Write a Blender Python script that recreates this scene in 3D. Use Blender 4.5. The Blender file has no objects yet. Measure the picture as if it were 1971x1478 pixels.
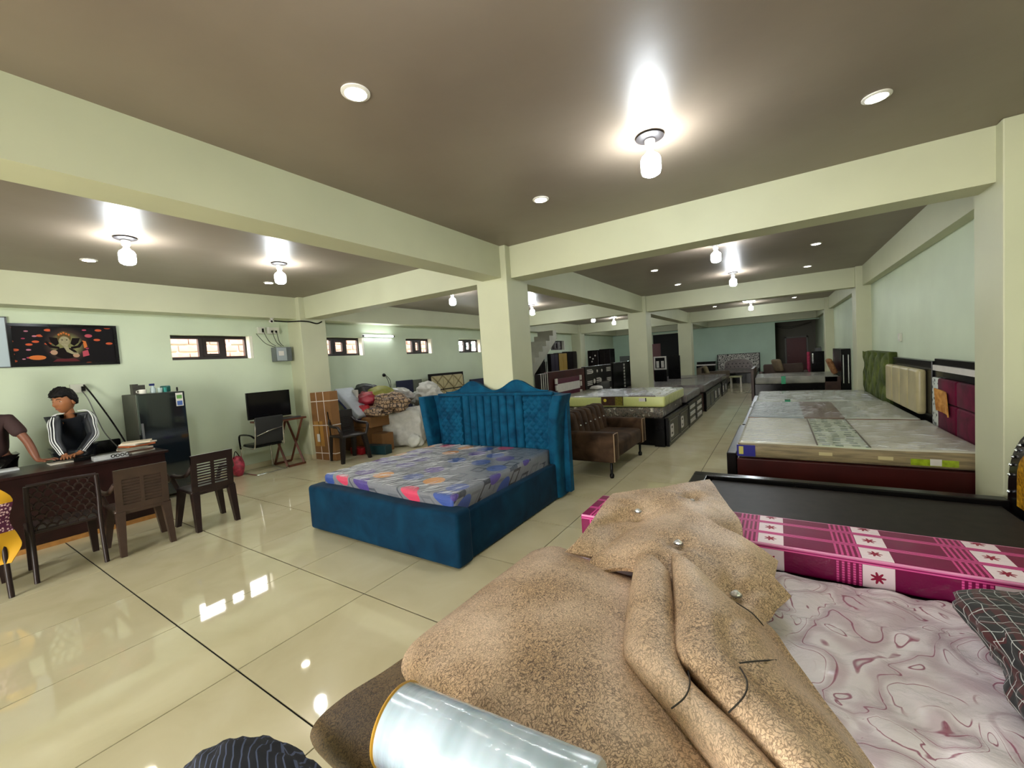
import bpy, bmesh, math, random
from mathutils import Vector, Matrix, noise
R_ = math.radians; PI = math.pi
SC = bpy.context.scene; COL = SC.collection
random.seed(7)
# ------------------------------------------------------------------ camera
FPX, YAW, PITCH, ROLL, CH = 791.85, -0.5759, -0.0542, -0.0657, 1.535
_f = Vector((math.sin(YAW)*math.cos(PITCH), math.cos(YAW)*math.cos(PITCH), math.sin(PITCH)))
_r0 = Vector((math.cos(YAW), -math.sin(YAW), 0)); _u0 = _r0.cross(_f)
_r = _r0*math.cos(ROLL)+_u0*math.sin(ROLL); _u = -_r0*math.sin(ROLL)+_u0*math.cos(ROLL)
cam = bpy.data.cameras.new('camera'); cam_o = bpy.data.objects.new('camera', cam); COL.objects.link(cam_o)
cam.sensor_fit = 'HORIZONTAL'; cam.sensor_width = 36.0; cam.lens = FPX/1971*36; cam.clip_start = .02
M = Matrix((( _r.x, _u.x, -_f.x, 0), (_r.y, _u.y, -_f.y, 0), (_r.z, _u.z, -_f.z, CH), (0, 0, 0, 1)))
cam_o.matrix_world = M; SC.camera = cam_o
def px(u, v, X=None, Y=None, Z=None):
    """world point seen at photograph pixel (u, v) on the plane X=, Y= or Z="""
    d = _f+_r*((u-985.5)/FPX)-_u*((v-739)/FPX)
    t = X/d.x if X is not None else (Y/d.y if Y is not None else (Z-CH)/d.z)
    return Vector((0, 0, CH))+d*t
# ------------------------------------------------------------------ world, lights, exposure
W = bpy.data.worlds.new('sky'); SC.world = W; W.use_nodes = True
bg = W.node_tree.nodes['Background']; bg.inputs[0].default_value = (1, .98, .93, 1); bg.inputs[1].default_value = 14.0
SC.view_settings.view_transform = 'Standard'; SC.view_settings.look = 'None'
SC.view_settings.exposure = 0.84; SC.view_settings.gamma = 1.0; SC.view_settings.use_curve_mapping = False
def area(name, loc, rot, sx, sy, power, color):
    l = bpy.data.lights.new(name, 'AREA'); l.shape = 'RECTANGLE'; l.size = sx; l.size_y = sy; l.energy = power; l.color = color
    o = bpy.data.objects.new(name, l); COL.objects.link(o); o.location = loc; o.rotation_euler = rot; return o
# the daylight itself is the sky; portals help it in through the entrance behind the camera and the small windows
def portal(name, loc, rot, sx, sy):
    o = area(name, loc, rot, sx, sy, 1, (1, 1, 1)); o.data.cycles.is_portal = True
portal('entrance_portal', (-2.6, -3.45, 1.2), (R_(90), 0, 0), 2.8, 2.4)
for k, yc in enumerate((2.99, 5.27, 7.48, 9.52)): portal('window_portal', (-7.72, yc, 2.075), (0, R_(-90), 0), .38, 1.1)
SC.cycles.max_bounces = 6; SC.cycles.diffuse_bounces = 3; SC.cycles.glossy_bounces = 4; SC.cycles.transparent_max_bounces = 8
SC.cycles.caustics_reflective = False; SC.cycles.caustics_refractive = False
BULB_E, DOWN_E = 98.0, 80.0
# ------------------------------------------------------------------ materials
MATS = {}
def nmat(name):
    m = bpy.data.materials.new(name); m.use_nodes = True; nt = m.node_tree
    b = nt.nodes['Principled BSDF']; return m, nt, b
def setp(b, **k):
    for a, v in k.items():
        i = b.inputs[a.replace('_', ' ')]
        if isinstance(v, (tuple, list)) and len(v) == 3 and i.type == 'RGBA': v = (*v, 1)
        i.default_value = v
def nd(nt, t, **k):
    n = nt.nodes.new(t)
    for a, v in k.items():
        if a.startswith('i_'):
            key = a[2:]; key = int(key) if key.isdigit() else key.replace('_', ' ')
            n.inputs[key].default_value = v
        else: setattr(n, a, v)
    return n
def lk(nt, a, b): nt.links.new(a, b)
def ramp(nt, fac, stops, interp='LINEAR'):
    r = nt.nodes.new('ShaderNodeValToRGB'); r.color_ramp.interpolation = interp
    e = r.color_ramp.elements
    while len(e) < len(stops): e.new(.5)
    for q, (p, c) in zip(e, stops):
        q.position = p; q.color = (*c, 1) if len(c) == 3 else c
    lk(nt, fac, r.inputs[0]); return r.outputs[0]
def coords(nt, kind='Object', scale=(1, 1, 1), rot=(0, 0, 0), loc=(0, 0, 0)):
    t = nt.nodes.new('ShaderNodeTexCoord'); m = nt.nodes.new('ShaderNodeMapping')
    m.inputs['Scale'].default_value = scale; m.inputs['Rotation'].default_value = rot; m.inputs['Location'].default_value = loc
    lk(nt, t.outputs[kind], m.inputs[0]); return m.outputs[0]
def mixc(nt, f, a, b, blend='MIX'):
    m = nt.nodes.new('ShaderNodeMix'); m.data_type = 'RGBA'; m.blend_type = blend
    for s, v in ((0, f), (6, a), (7, b)):
        if hasattr(v, 'is_linked'): lk(nt, v, m.inputs[s])
        elif s == 0: m.inputs[0].default_value = v
        else: m.inputs[s].default_value = (*v, 1)
    return m.outputs[2]
def math_(nt, op, a, b=None, c=None):
    m = nt.nodes.new('ShaderNodeMath'); m.operation = op
    for i, v in enumerate((a, b, c)):
        if v is None: continue
        if hasattr(v, 'is_linked'): lk(nt, v, m.inputs[i])
        else: m.inputs[i].default_value = v
    return m.outputs[0]
def bump(nt, b, h, strength=.3, dist=.01, sock='Normal'):
    n = nd(nt, 'ShaderNodeBump'); n.inputs['Strength'].default_value = strength; n.inputs['Distance'].default_value = dist
    lk(nt, h, n.inputs['Height']); lk(nt, n.outputs[0], b.inputs[sock]); return n
def plain(name, col, rough=.5, var=.0, scale=8, bumps=0, metal=0, coat=0, spec=.5, sheen=0, kind='Object'):
    """one colour with a noise mottling of +-var"""
    if name in MATS: return MATS[name]
    m, nt, b = nmat(name); setp(b, Base_Color=col, Roughness=rough, Metallic=metal, Coat_Weight=coat, Specular_IOR_Level=spec, Sheen_Weight=sheen)
    if var or bumps:
        n = nd(nt, 'ShaderNodeTexNoise'); n.inputs['Scale'].default_value = scale; n.inputs['Detail'].default_value = 5
        lk(nt, coords(nt, kind), n.inputs['Vector'])
        if var:
            lo = tuple(max(0, c*(1-var)) for c in col); hi = tuple(min(1, c*(1+var)) for c in col)
            lk(nt, ramp(nt, n.outputs[0], [(.3, lo), (.7, hi)]), b.inputs['Base Color'])
        if bumps: bump(nt, b, n.outputs[0], bumps, .01)
    MATS[name] = m; return m
def emis(name, col, strength):
    if name in MATS: return MATS[name]
    m, nt, b = nmat(name); setp(b, Base_Color=col, Emission_Color=col, Emission_Strength=strength); MATS[name] = m; return m
def s2l(r, g, b):
    f = lambda c: (c/255/12.92 if c <= 10 else ((c/255+.055)/1.055)**2.4)
    return (f(r), f(g), f(b))
# ------------------------------------------------------------------ mesh helpers
class MB:
    """collects vertices and faces of one part"""
    def __init__(s): s.v = []; s.f = []; s.m = []
    def add(s, vs, fs, mi=0):
        n = len(s.v); s.v += [tuple(v) for v in vs]; s.f += [tuple(i+n for i in f) for f in fs]; s.m += [mi]*len(fs); return s
    def box(s, x0, x1, y0, y1, z0, z1, mi=0, bev=0):
        if bev:
            bm = bmesh.new(); bmesh.ops.create_cube(bm, size=1)
            for v in bm.verts: v.co = Vector((x0+(v.co.x+.5)*(x1-x0), y0+(v.co.y+.5)*(y1-y0), z0+(v.co.z+.5)*(z1-z0)))
            bmesh.ops.bevel(bm, geom=list(bm.edges), offset=bev, segments=2, affect='EDGES', profile=.6)
            bm.verts.index_update(); s.add([v.co for v in bm.verts], [[v.index for v in f.verts] for f in bm.faces], mi); bm.free(); return s
        return s.add([(x0, y0, z0), (x1, y0, z0), (x1, y1, z0), (x0, y1, z0), (x0, y0, z1), (x1, y0, z1), (x1, y1, z1), (x0, y1, z1)],
                     [(3, 2, 1, 0), (4, 5, 6, 7), (0, 1, 5, 4), (1, 2, 6, 5), (2, 3, 7, 6), (3, 0, 4, 7)], mi)
    def prism(s, poly, axis, a, b, mi=0):
        """extrude a 2D polygon along axis from a to b; poly in the two other axes (x: y,z / y: x,z / z: x,y)"""
        P = (lambda p, t: (t, p[0], p[1])) if axis == 'x' else ((lambda p, t: (p[0], t, p[1])) if axis == 'y' else (lambda p, t: (p[0], p[1], t)))
        n = len(poly); vs = [P(p, a) for p in poly]+[P(p, b) for p in poly]
        fs = [tuple(range(n))[::-1], tuple(range(n, 2*n))]+[(i, (i+1) % n, n+(i+1) % n, n+i) for i in range(n)]
        return s.add(vs, fs, mi)
    def tube(s, pts, r, n=8, mi=0, cap=True, closed=False):
        pts = [Vector(p) for p in pts]; k = len(pts); rr = r if isinstance(r, (list, tuple)) else [r]*k
        base = len(s.v); up = None; vs = []
        for i, p in enumerate(pts):
            if closed: t = pts[(i+1) % k]-pts[i-1]
            else: t = pts[min(i+1, k-1)]-pts[max(i-1, 0)]
            t = t.normalized() if t.length > 1e-9 else Vector((0, 0, 1))
            if up is None: up = Vector((0, 0, 1)) if abs(t.z) < .9 else Vector((1, 0, 0))
            a = t.cross(up).normalized(); up = a.cross(t).normalized()
            for j in range(n):
                an = 2*PI*j/n; vs.append(p+(a*math.cos(an)+up*math.sin(an))*rr[i])
        fs = []
        for i in range(k if closed else k-1):
            for j in range(n):
                a0 = i*n+j; a1 = i*n+(j+1) % n; b0 = ((i+1) % k)*n+j; b1 = ((i+1) % k)*n+(j+1) % n
                fs.append((a0, a1, b1, b0))
        if cap and not closed: fs += [tuple(range(n))[::-1], tuple(range((k-1)*n, k*n))]
        return s.add(vs, fs, mi)
    def lathe(s, prof, c, n=20, mi=0, axis='z', cap=True):
        vs = []; k = len(prof)
        for r, h in prof:
            for j in range(n):
                a = 2*PI*j/n; x, y = r*math.cos(a), r*math.sin(a)
                vs.append((c[0]+x, c[1]+y, c[2]+h) if axis == 'z' else ((c[0]+h, c[1]+x, c[2]+y) if axis == 'x' else (c[0]+y, c[1]+h, c[2]+x)))
        fs = [(i*n+j, i*n+(j+1) % n, (i+1)*n+(j+1) % n, (i+1)*n+j) for i in range(k-1) for j in range(n)]
        if cap: fs += [tuple(range(n))[::-1], tuple(range((k-1)*n, k*n))]
        return s.add(vs, fs, mi)
    def quad(s, a, b, c, d, mi=0): return s.add([a, b, c, d], [(0, 1, 2, 3)], mi)
    def slab(s, pts, nrm, t, mi=0):
        """planar polygon with thickness t along nrm"""
        n = len(pts); nv = Vector(nrm).normalized()*t; P = [Vector(p) for p in pts]
        return s.add(P+[p+nv for p in P], [tuple(range(n))[::-1], tuple(range(n, 2*n))]+[(i, (i+1) % n, n+(i+1) % n, n+i) for i in range(n)], mi)
    def build(s, name, mats, parent=None, smooth=None, fix=True, world=False, **tags):
        me = bpy.data.meshes.new(name); me.from_pydata(s.v, [], s.f)
        for m in (mats if isinstance(mats, (list, tuple)) else [mats]): me.materials.append(m)
        if len(set(s.m)) > 1:
            for p, i in zip(me.polygons, s.m): p.material_index = i
        if fix:
            bm = bmesh.new(); bm.from_mesh(me); bmesh.ops.recalc_face_normals(bm, faces=bm.faces); bm.to_mesh(me); bm.free()
        if smooth:
            me.shade_smooth(); me.set_sharp_from_angle(angle=R_(smooth))
        o = bpy.data.objects.new(name, me); COL.objects.link(o)
        if parent:
            o.parent = parent
            if parent.type == 'EMPTY': o.matrix_parent_inverse = parent.matrix_basis.inverted() if world else Matrix()
        tag(o, **tags); return o
def tag(o, label=None, cat=None, group=None, kind=None):
    if label: o['label'] = label
    if cat: o['category'] = cat
    if group: o['group'] = group
    if kind: o['kind'] = kind
    return o
def thing(name, label, cat, loc=(0, 0, 0), rz=0, group=None):
    o = bpy.data.objects.new(name, None); COL.objects.link(o); o.location = loc; o.rotation_euler = (0, 0, rz)
    o.empty_display_size = .1; return tag(o, label, cat, group)
def copy_tree(o, parent=None):
    c = o.copy(); COL.objects.link(c); c.parent = parent
    for ch in [x for x in o.children]: copy_tree(ch, c)
    return c
def cr(p0, p1, p2, p3, t):
    return (p1*2+(p2-p0)*t+(p0*2-p1*5+p2*4-p3)*t*t+(p1*3-p0-p2*3+p3)*t**3)*.5
def spline(pts, n=8):
    P = [Vector(p) for p in pts]; out = []
    for i in range(len(P)-1):
        a = P[max(i-1, 0)]; d = P[min(i+2, len(P)-1)]
        out += [cr(a, P[i], P[i+1], d, k/n) for k in range(n)]
    return out+[P[-1]]
def patch(rows, nu=6, nv=6, th=.0, fn=None):
    """smooth surface through a control grid (rows of points); th = thickness downwards/inwards. returns MB"""
    rr = [spline(r, nu) for r in rows]; cols = list(zip(*rr)); g = list(zip(*[spline(c, nv) for c in cols]))
    H, Wd = len(g), len(g[0])
    if fn: g = [[fn(p, i/(H-1), j/(Wd-1)) for j, p in enumerate(r)] for i, r in enumerate(g)]
    mb = MB(); vs = [p for r in g for p in r]
    fs = [(i*Wd+j, i*Wd+j+1, (i+1)*Wd+j+1, (i+1)*Wd+j) for i in range(H-1) for j in range(Wd-1)]
    if th:
        nrm = [Vector((0, 0, 0)) for _ in vs]
        for f in fs:
            n = (vs[f[2]]-vs[f[0]]).cross(vs[f[3]]-vs[f[1]])
            for i in f: nrm[i] += n
        N = len(vs); vs2 = [p-n.normalized()*th if n.length > 0 else p for p, n in zip(vs, nrm)]
        ring = [j for j in range(Wd)]+[i*Wd+Wd-1 for i in range(1, H)]+[(H-1)*Wd+j for j in range(Wd-2, -1, -1)]+[i*Wd for i in range(H-2, 0, -1)]
        fs = fs+[tuple(i+N for i in f[::-1]) for f in fs]+[(ring[k], ring[(k+1) % len(ring)], ring[(k+1) % len(ring)]+N, ring[k]+N) for k in range(len(ring))]
        vs = vs+vs2
    return mb.add(vs, fs)
def rbox(mb, x0, x1, y0, y1, z0, z1, r=.04, seg=4, fn=None, n=(1, 1, 1), mi=0):
    """box with well-rounded edges and subdivided faces, optionally displaced by fn(p)"""
    bm = bmesh.new(); bmesh.ops.create_cube(bm, size=1)
    for v in bm.verts: v.co = Vector((x0+(v.co.x+.5)*(x1-x0), y0+(v.co.y+.5)*(y1-y0), z0+(v.co.z+.5)*(z1-z0)))
    for ax, k in enumerate(n):
        lo, hi = ((x0, x1), (y0, y1), (z0, z1))[ax]; nn = Vector([1 if i == ax else 0 for i in range(3)])
        for q in range(1, k):
            c = Vector((0, 0, 0)); c[ax] = lo+(hi-lo)*q/k
            bmesh.ops.bisect_plane(bm, geom=bm.verts[:]+bm.edges[:]+bm.faces[:], plane_co=c, plane_no=nn)
    bm.edges.ensure_lookup_table()
    sharp = [e for e in bm.edges if len(e.link_faces) == 2 and e.calc_face_angle(0) > .5]
    bmesh.ops.bevel(bm, geom=sharp, offset=r, segments=seg, affect='EDGES', profile=.5, clamp_overlap=True)
    if fn:
        for v in bm.verts: v.co = fn(v.co.copy())
    bm.verts.index_update(); mb.add([v.co for v in bm.verts], [[v.index for v in f.verts] for f in bm.faces], mi); bm.free(); return mb
# ------------------------------------------------------------------ the room
XL, XR, YF, YB, ZC, ZB = -7.54, 1.52, -3.5, 22.0, 2.93, 2.55
m_wall = plain('wall_paint', s2l(196, 207, 180), .6, .05, 1.6, .0)
m_beam = plain('beam_paint', s2l(190, 191, 160), .55, .04, 2.0, .0)
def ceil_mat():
    m, nt, b = nmat('shaded_white_ceiling'); c = coords(nt)
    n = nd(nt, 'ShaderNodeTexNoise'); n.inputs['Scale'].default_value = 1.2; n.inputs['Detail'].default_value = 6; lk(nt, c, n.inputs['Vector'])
    lk(nt, ramp(nt, n.outputs[0], [(.3, s2l(118, 105, 92)), (.7, s2l(129, 116, 102))]), b.inputs['Base Color'])  # white ceiling; its lack of light is put into the brown colour
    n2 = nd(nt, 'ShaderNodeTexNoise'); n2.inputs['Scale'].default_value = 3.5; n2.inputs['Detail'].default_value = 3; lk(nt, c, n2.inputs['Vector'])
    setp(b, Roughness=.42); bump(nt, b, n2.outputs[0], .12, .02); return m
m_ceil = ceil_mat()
def tile_mat():
    m, nt, b = nmat('polished_tile'); c = coords(nt, 'Object'); oi = nd(nt, 'ShaderNodeObjectInfo')
    add = nd(nt, 'ShaderNodeVectorMath', operation='ADD'); lk(nt, c, add.inputs[0]); lk(nt, oi.outputs['Location'], add.inputs[1])
    n = nd(nt, 'ShaderNodeTexNoise'); n.inputs['Scale'].default_value = 2.2; n.inputs['Detail'].default_value = 7; n.inputs['Distortion'].default_value = .8; lk(nt, add.outputs[0], n.inputs['Vector'])
    col = ramp(nt, n.outputs[0], [(.3, s2l(200, 190, 154)), (.55, s2l(210, 201, 166)), (.75, s2l(216, 208, 175))])
    lk(nt, mixc(nt, math_(nt, 'MULTIPLY', oi.outputs['Random'], .12), col, s2l(176, 165, 134)), b.inputs['Base Color'])
    setp(b, Roughness=.035, Specular_IOR_Level=.85); return m
m_tile = tile_mat(); m_grout = plain('grout', (.006, .005, .005), .9)
floor = MB().box(XL-.2, XR+.2, YF, YB+3, -.1, -.006).build('floor', m_grout, kind='structure')
TX, TY, TS = -2.4479, .1172, .8
tm = MB().box(-TS/2+.0035, TS/2-.0035, -TS/2+.005, TS/2-.005, -.012, 0).build('tile', m_tile, floor)
first = True; rest = MB()
for i in range(-5, 31):
    for j in range(-7, 5):
        x, y = TX+(j+.5)*TS, TY+(i+.5)*TS
        if -1 <= i < 22:
            o = tm if first else tm.copy()
            if not first: COL.objects.link(o)
            first = False; o.location = (x, y, 0)
        else: rest.box(x-TS/2+.002, x+TS/2-.002, y-TS/2+.003, y+TS/2-.003, -.012, 0)
rest.build('far_tiles', m_tile, floor, kind='stuff')
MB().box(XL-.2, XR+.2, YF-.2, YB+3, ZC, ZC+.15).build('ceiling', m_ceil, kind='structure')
# left wall with its high windows
WZ0, WZ1 = 1.885, 2.265
WIN = [(2.42, 3.56), (4.72, 5.82), (7.03, 7.94), (9.0, 10.05), (14.6, 15.9)]
mb = MB().box(XL-.2, XL, YF, YB, -.1, WZ0).box(XL-.2, XL, YF, YB, WZ1, ZC)
ys = [YF]+[q for w in WIN for q in w]+[YB]
for a, b2 in zip(ys[::2], ys[1::2]): mb.box(XL-.2, XL, a, b2, WZ0, WZ1)
wall_left = mb.build('wall_left', m_wall, kind='structure')
MB().box(XR, XR+.2, YF, YB+3, -.1, ZC).build('wall_right', m_wall, kind='structure')
mb = MB().box(XL-.2, -.08, YB, YB+.2, -.1, ZC).box(-.08, XR+.2, YB, YB+.2, 2.5, ZC)
mb.build('wall_back', plain('sea_green_paint', s2l(186, 210, 190), .6, .05, 1.6), kind='structure')
# recess with the dark red door behind the far wall
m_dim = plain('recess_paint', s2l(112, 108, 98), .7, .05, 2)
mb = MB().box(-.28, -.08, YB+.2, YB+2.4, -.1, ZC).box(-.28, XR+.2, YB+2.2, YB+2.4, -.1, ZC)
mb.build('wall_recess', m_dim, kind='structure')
m_red = plain('dark_red_door', s2l(96, 12, 16), .45, .1, 3)
dr = MB().box(.37, 1.15, YB+2.12, YB+2.18, 0, 1.78).build('door_1', m_red, kind='structure')
MB().box(.30, .36, YB+2.1, YB+2.2, 0, 1.85).box(1.16, 1.22, YB+2.1, YB+2.2, 0, 1.85).box(.30, 1.22, YB+2.1, YB+2.2, 1.79, 1.85).build('door_frame', plain('frame_grey', (.2, .19, .17), .5), dr)
MB().lathe([(.012, 0), (.012, .04), (.03, .05), (.028, .08), (.0, .085)], (.45, YB+2.12, .95), 12, axis='y').build('door_handle', plain('brass', (.5, .36, .14), .3, metal=1), dr)
# front wall with the wide open entrance behind the camera
MB().box(XL-.2, -4.0, YF-.2, YF, -.1, ZC).box(-1.2, XR+.2, YF-.2, YF, -.1, ZC).box(-4.0, -1.2, YF-.2, YF, 2.4, ZC).build('wall_front', m_wall, kind='structure')
# columns and beams
def column(x0, x1, y0, y1, base=True):
    c = MB().box(x0, x1, y0, y1, 0, ZC, bev=.008).build('column', m_beam, kind='structure')
    if base: MB().box(x0-.012, x1+.012, y0-.012, y1+.012, .002, .09).build('skirting', m_tile, c)
ROWS = (-2.02, 4.19, 10.40, 16.60)
for y in ROWS:
    column(-3.15, -2.70, y, y+.49)
    column(XL-.01, -7.13, y, y+.49)
    column(1.293, XR+.01, y, y+.49)
    b = MB().box(XL, XR, y+.104, y+.40, ZB, ZC+.01).build('ceiling_beam', m_beam, kind='structure')
for x0, x1 in ((-3.06, -2.778), (XL, -7.235), (1.40, XR)):
    MB().box(x0, x1, YF, YB, ZB, ZC+.01).build('ceiling_beam', m_beam, kind='structure')
MB().box(XL, XR, YB-.3, YB, ZB, ZC+.01).build('ceiling_beam', m_beam, kind='structure')
MB().box(XL, XL+.012, YF, YB, .002, .09).build('baseboard_left', m_tile, kind='structure')
MB().box(XR-.012, XR, YF, YB, .002, .09).build('baseboard_right', m_tile, kind='structure')
# windows
m_wf = plain('dark_window_frame', s2l(34, 22, 20), .35, .2, 30)
def glass_mat():
    m, nt, b = nmat('window_glass'); nt.nodes.remove(b); out = nt.nodes['Material Output']
    t = nd(nt, 'ShaderNodeBsdfTransparent'); g = nd(nt, 'ShaderNodeBsdfGlossy'); g.inputs['Roughness'].default_value = .03
    mx = nd(nt, 'ShaderNodeMixShader'); mx.inputs[0].default_value = .05
    lk(nt, t.outputs[0], mx.inputs[1]); lk(nt, g.outputs[0], mx.inputs[2]); lk(nt, mx.outputs[0], out.inputs[0]); return m
m_glass = glass_mat(); m_reveal = plain('window_reveal', s2l(225, 222, 205), .6)
for k, (a, b2) in enumerate(WIN):
    w = bpy.data.objects.new('window_%d' % (k+1), None); COL.objects.link(w); w['kind'] = 'structure'; w.location = (XL, a, WZ0)
    L = b2-a-.05; x = -.15; h = WZ1-WZ0; t = .05; p1, p2 = L*.385, L*.68
    f = MB().box(x-.03, x+.03, 0, L, 0, t).box(x-.03, x+.03, 0, L, h-t, h).box(x-.03, x+.03, 0, t*.6, t, h-t).box(x-.03, x+.03, L-t*.6, L, t, h-t)
    f.build('window_frame', m_wf, w)
    MB().box(x-.025, x+.035, p1-.03, p1+.03, t, h-t).box(x-.025, x+.035, p2-.03, p2+.03, t, h-t).build('mullion', m_wf, w)
    s = MB().box(x-.01, x+.045, p1+.03, p2-.03, t, t+.045).box(x-.01, x+.045, p1+.03, p2-.03, h-t-.045, h-t).box(x-.01, x+.045, p1+.03, p1+.075, t+.045, h-t-.045).box(x-.01, x+.045, p2-.075, p2-.03, t+.045, h-t-.045)
    s.build('sash', m_wf, w)
    for q0, q1 in ((t*.6, p1-.03), (p1+.075, p2-.075), (p2+.03, L-t*.6)):
        MB().box(x-.004, x+.004, q0, q1, t, h-t).build('pane', m_glass, w)
    MB().box(x+.03, -.002, L, b2-a-.002, .002, h-.002).build('reveal', m_reveal, w)
# brick boundary wall outside the windows
m_brick = plain('old_brick', s2l(138, 96, 88), .85, .25, 9, .3)
ow = MB().box(-9.32, -9.2, 1.0, 9.4, -.1, 2.56).build('wall_outside', plain('mortar', s2l(176, 168, 160), .9), kind='structure')
bm_ = MB().box(-.01, .04, -.16, .16, -.06, .06, bev=.012).build('brick', m_brick, ow); first = True; n = 0
for r in range(7):
    for c in range(25):
        o = bm_ if first else bm_.copy()
        if not first: COL.objects.link(o)
        first = False; o.location = (-9.2+random.uniform(-.008, .006), 1.2+(c+.5*(r % 2))*.335, 1.62+r*.137); o.scale = (1, random.uniform(.92, 1.02), random.uniform(.9, 1.03)); o.rotation_euler = (random.uniform(-.03, .03), 0, 0)
MB().box(-8.3, -8.15, 12.5, 20.5, -.1, 4.0).build('window_blackout', plain('blackout_dark', (.02, .02, .02), .9), kind='structure')  # added dark block that keeps the fifth window from showing bright sky
MB().box(-12, -7.75, -4, 24, -.3, -.11).build('ground_outside', plain('ground_grey', s2l(170, 160, 145), .9), kind='structure')
# leafy bank outside the fourth window
lf = MB(); rnd = random.Random(3)
for k in range(500):
    c = Vector((-9.0+rnd.uniform(.0, .6), 9.9+rnd.uniform(-.2, 3.2), rnd.uniform(.0, 3.0))); a = Vector((rnd.uniform(-1, 1), rnd.uniform(-1, 1), rnd.uniform(-1, 1))).normalized()*.09; b_ = a.cross(Vector((rnd.uniform(-1, 1), 1, .3))).normalized()*.045
    lf.quad(c-a, c+b_, c+a, c-b_)
lf.build('shrub', plain('leaf_green', s2l(96, 170, 140), .6, .3, 4), label='green leafy shrub outside the farthest bright window', cat='shrub', kind='stuff')
# ------------------------------------------------------------------ ceiling lamps
m_bulb = emis('bulb_glow', (.90, .96, 1.0), BULB_E); m_hold = plain('white_holder', (.6, .58, .55), .4); m_plate = plain('black_plate', (.015, .012, .012), .5)
m_ring = plain('downlight_ring', (.75, .72, .66), .35); m_down = emis('downlight_glow', (1, .93, .80), DOWN_E)
BULBS = [(-.66, .62, 'added out of view above the beige upholstery pile to brighten it'), (-.66, 2.84, 'over the beige upholstery pile, nearest to the camera'), (-5.10, 1.38, 'above the desk, left of two in the office corner'), (-5.12, 2.81, 'right of the two above the office corner'),  # the first bulb is added out of view to light the foreground
         (-.66, 6.22, 'over the aisle, nearest behind the cross beam'), (-.67, 8.9, 'farther of the two behind the first cross beam'), (-5.17, 6.08, 'above the sack pile, left of the central column'),
         (-5.2, 9.17, 'just right of the central column'), (-5.2, 13.3, 'left of the pair before the far dark corner'), (-5.2, 15.4, 'right of the pair before the far dark corner'), (-.67, 12.4, 'nearer one beyond the second aisle beam'), (-.69, 15.5, 'second one beyond the second aisle beam'), (-.67, 18.6, 'before the far greenish wall'), (-5.2, 18.6, 'beyond the second free column')]
def make_bulb(first=[None]):
    r = thing('ceiling_bulb', 'x', 'bulb')
    MB().lathe([(.0, 0), (.082, 0), (.088, -.012), (.066, -.022), (.0, -.022)], (0, 0, 0), 24).build('ceiling_plate', m_plate, r, smooth=40)
    MB().lathe([(.026, -.022), (.034, -.026), (.032, -.070), (.022, -.078)], (0, 0, 0), 16).build('holder', m_hold, r, smooth=40)
    MB().lathe([(.016, -.078), (.022, -.098), (.034, -.115), (.054, -.130), (.062, -.150), (.062, -.215), (.055, -.238), (.034, -.250), (.0, -.253)], (0, 0, 0), 24).build('bulb', m_bulb, r, smooth=50)
    return r
bp = make_bulb()
for k, (x, y, d) in enumerate(BULBS):
    o = bp if k == 0 else copy_tree(bp); o.location = (x, y, ZC); o['label'] = 'white bulb on black ceiling plate '+d; o['group'] = 'bulbs on the ceiling'
DOWN = [(-1.74, 1.42, 'above the floor before the blue bed'), (.52, 3.28, 'upper right, by the right wall'), (-1.70, 3.27, 'left of the nearest bulb, above the blue bed head'), (-6.22, 1.36, 'left of the bulb over the desk'), (-6.26, 3.26, 'beside the right bulb of the office corner'),
        (.5, 7.43, 'near the right wall, first behind the cross beam'), (.5, 9.45, 'near the right wall, second behind the cross beam'), (-1.73, 7.35, 'left side of the aisle, first behind the cross beam'), (-1.73, 9.32, 'left side of the aisle, second behind the cross beam'),
        (.47, 15.4, 'beyond the second aisle beam, right'), (-1.73, 15.4, 'beyond the second aisle beam, left'), (-3.97, 6.2, 'left of the central column')]
dp = thing('downlight', 'x', 'downlight')
MB().lathe([(.050, .0), (.070, .0), (.070, -.006), (.053, -.011), (.050, -.004)], (0, 0, 0), 28, cap=False).build('trim_ring', m_ring, dp, smooth=40)
MB().lathe([(.0, -.003), (.050, -.003), (.050, -.001), (.0, -.001)], (0, 0, 0), 24).build('lens', m_down, dp)
for k, (x, y, d) in enumerate(DOWN):
    o = dp if k == 0 else copy_tree(dp); o.location = (x, y, ZC); o['label'] = 'small round recessed ceiling downlight '+d; o['group'] = 'recessed downlights'
t = thing('tube_light', 'glowing white tube light on the left wall between two small windows', 'tube light', (XL, 6.2, 2.30))
MB().box(0, .035, -.44, .44, -.02, .03).build('batten', plain('batten_white', (.8, .8, .78), .4), t)
MB().tube([(.05, -.40, -.0), (.05, .40, 0)], .014, 10).build('tube', emis('tube_glow', (.86, .9, 1), 24), t, smooth=50)
for q in (-.43, .40): MB().box(.03, .07, q, q+.03, -.02, .02).build('end_cap', plain('cap_dark', (.05, .05, .05), .5), t)
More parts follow.
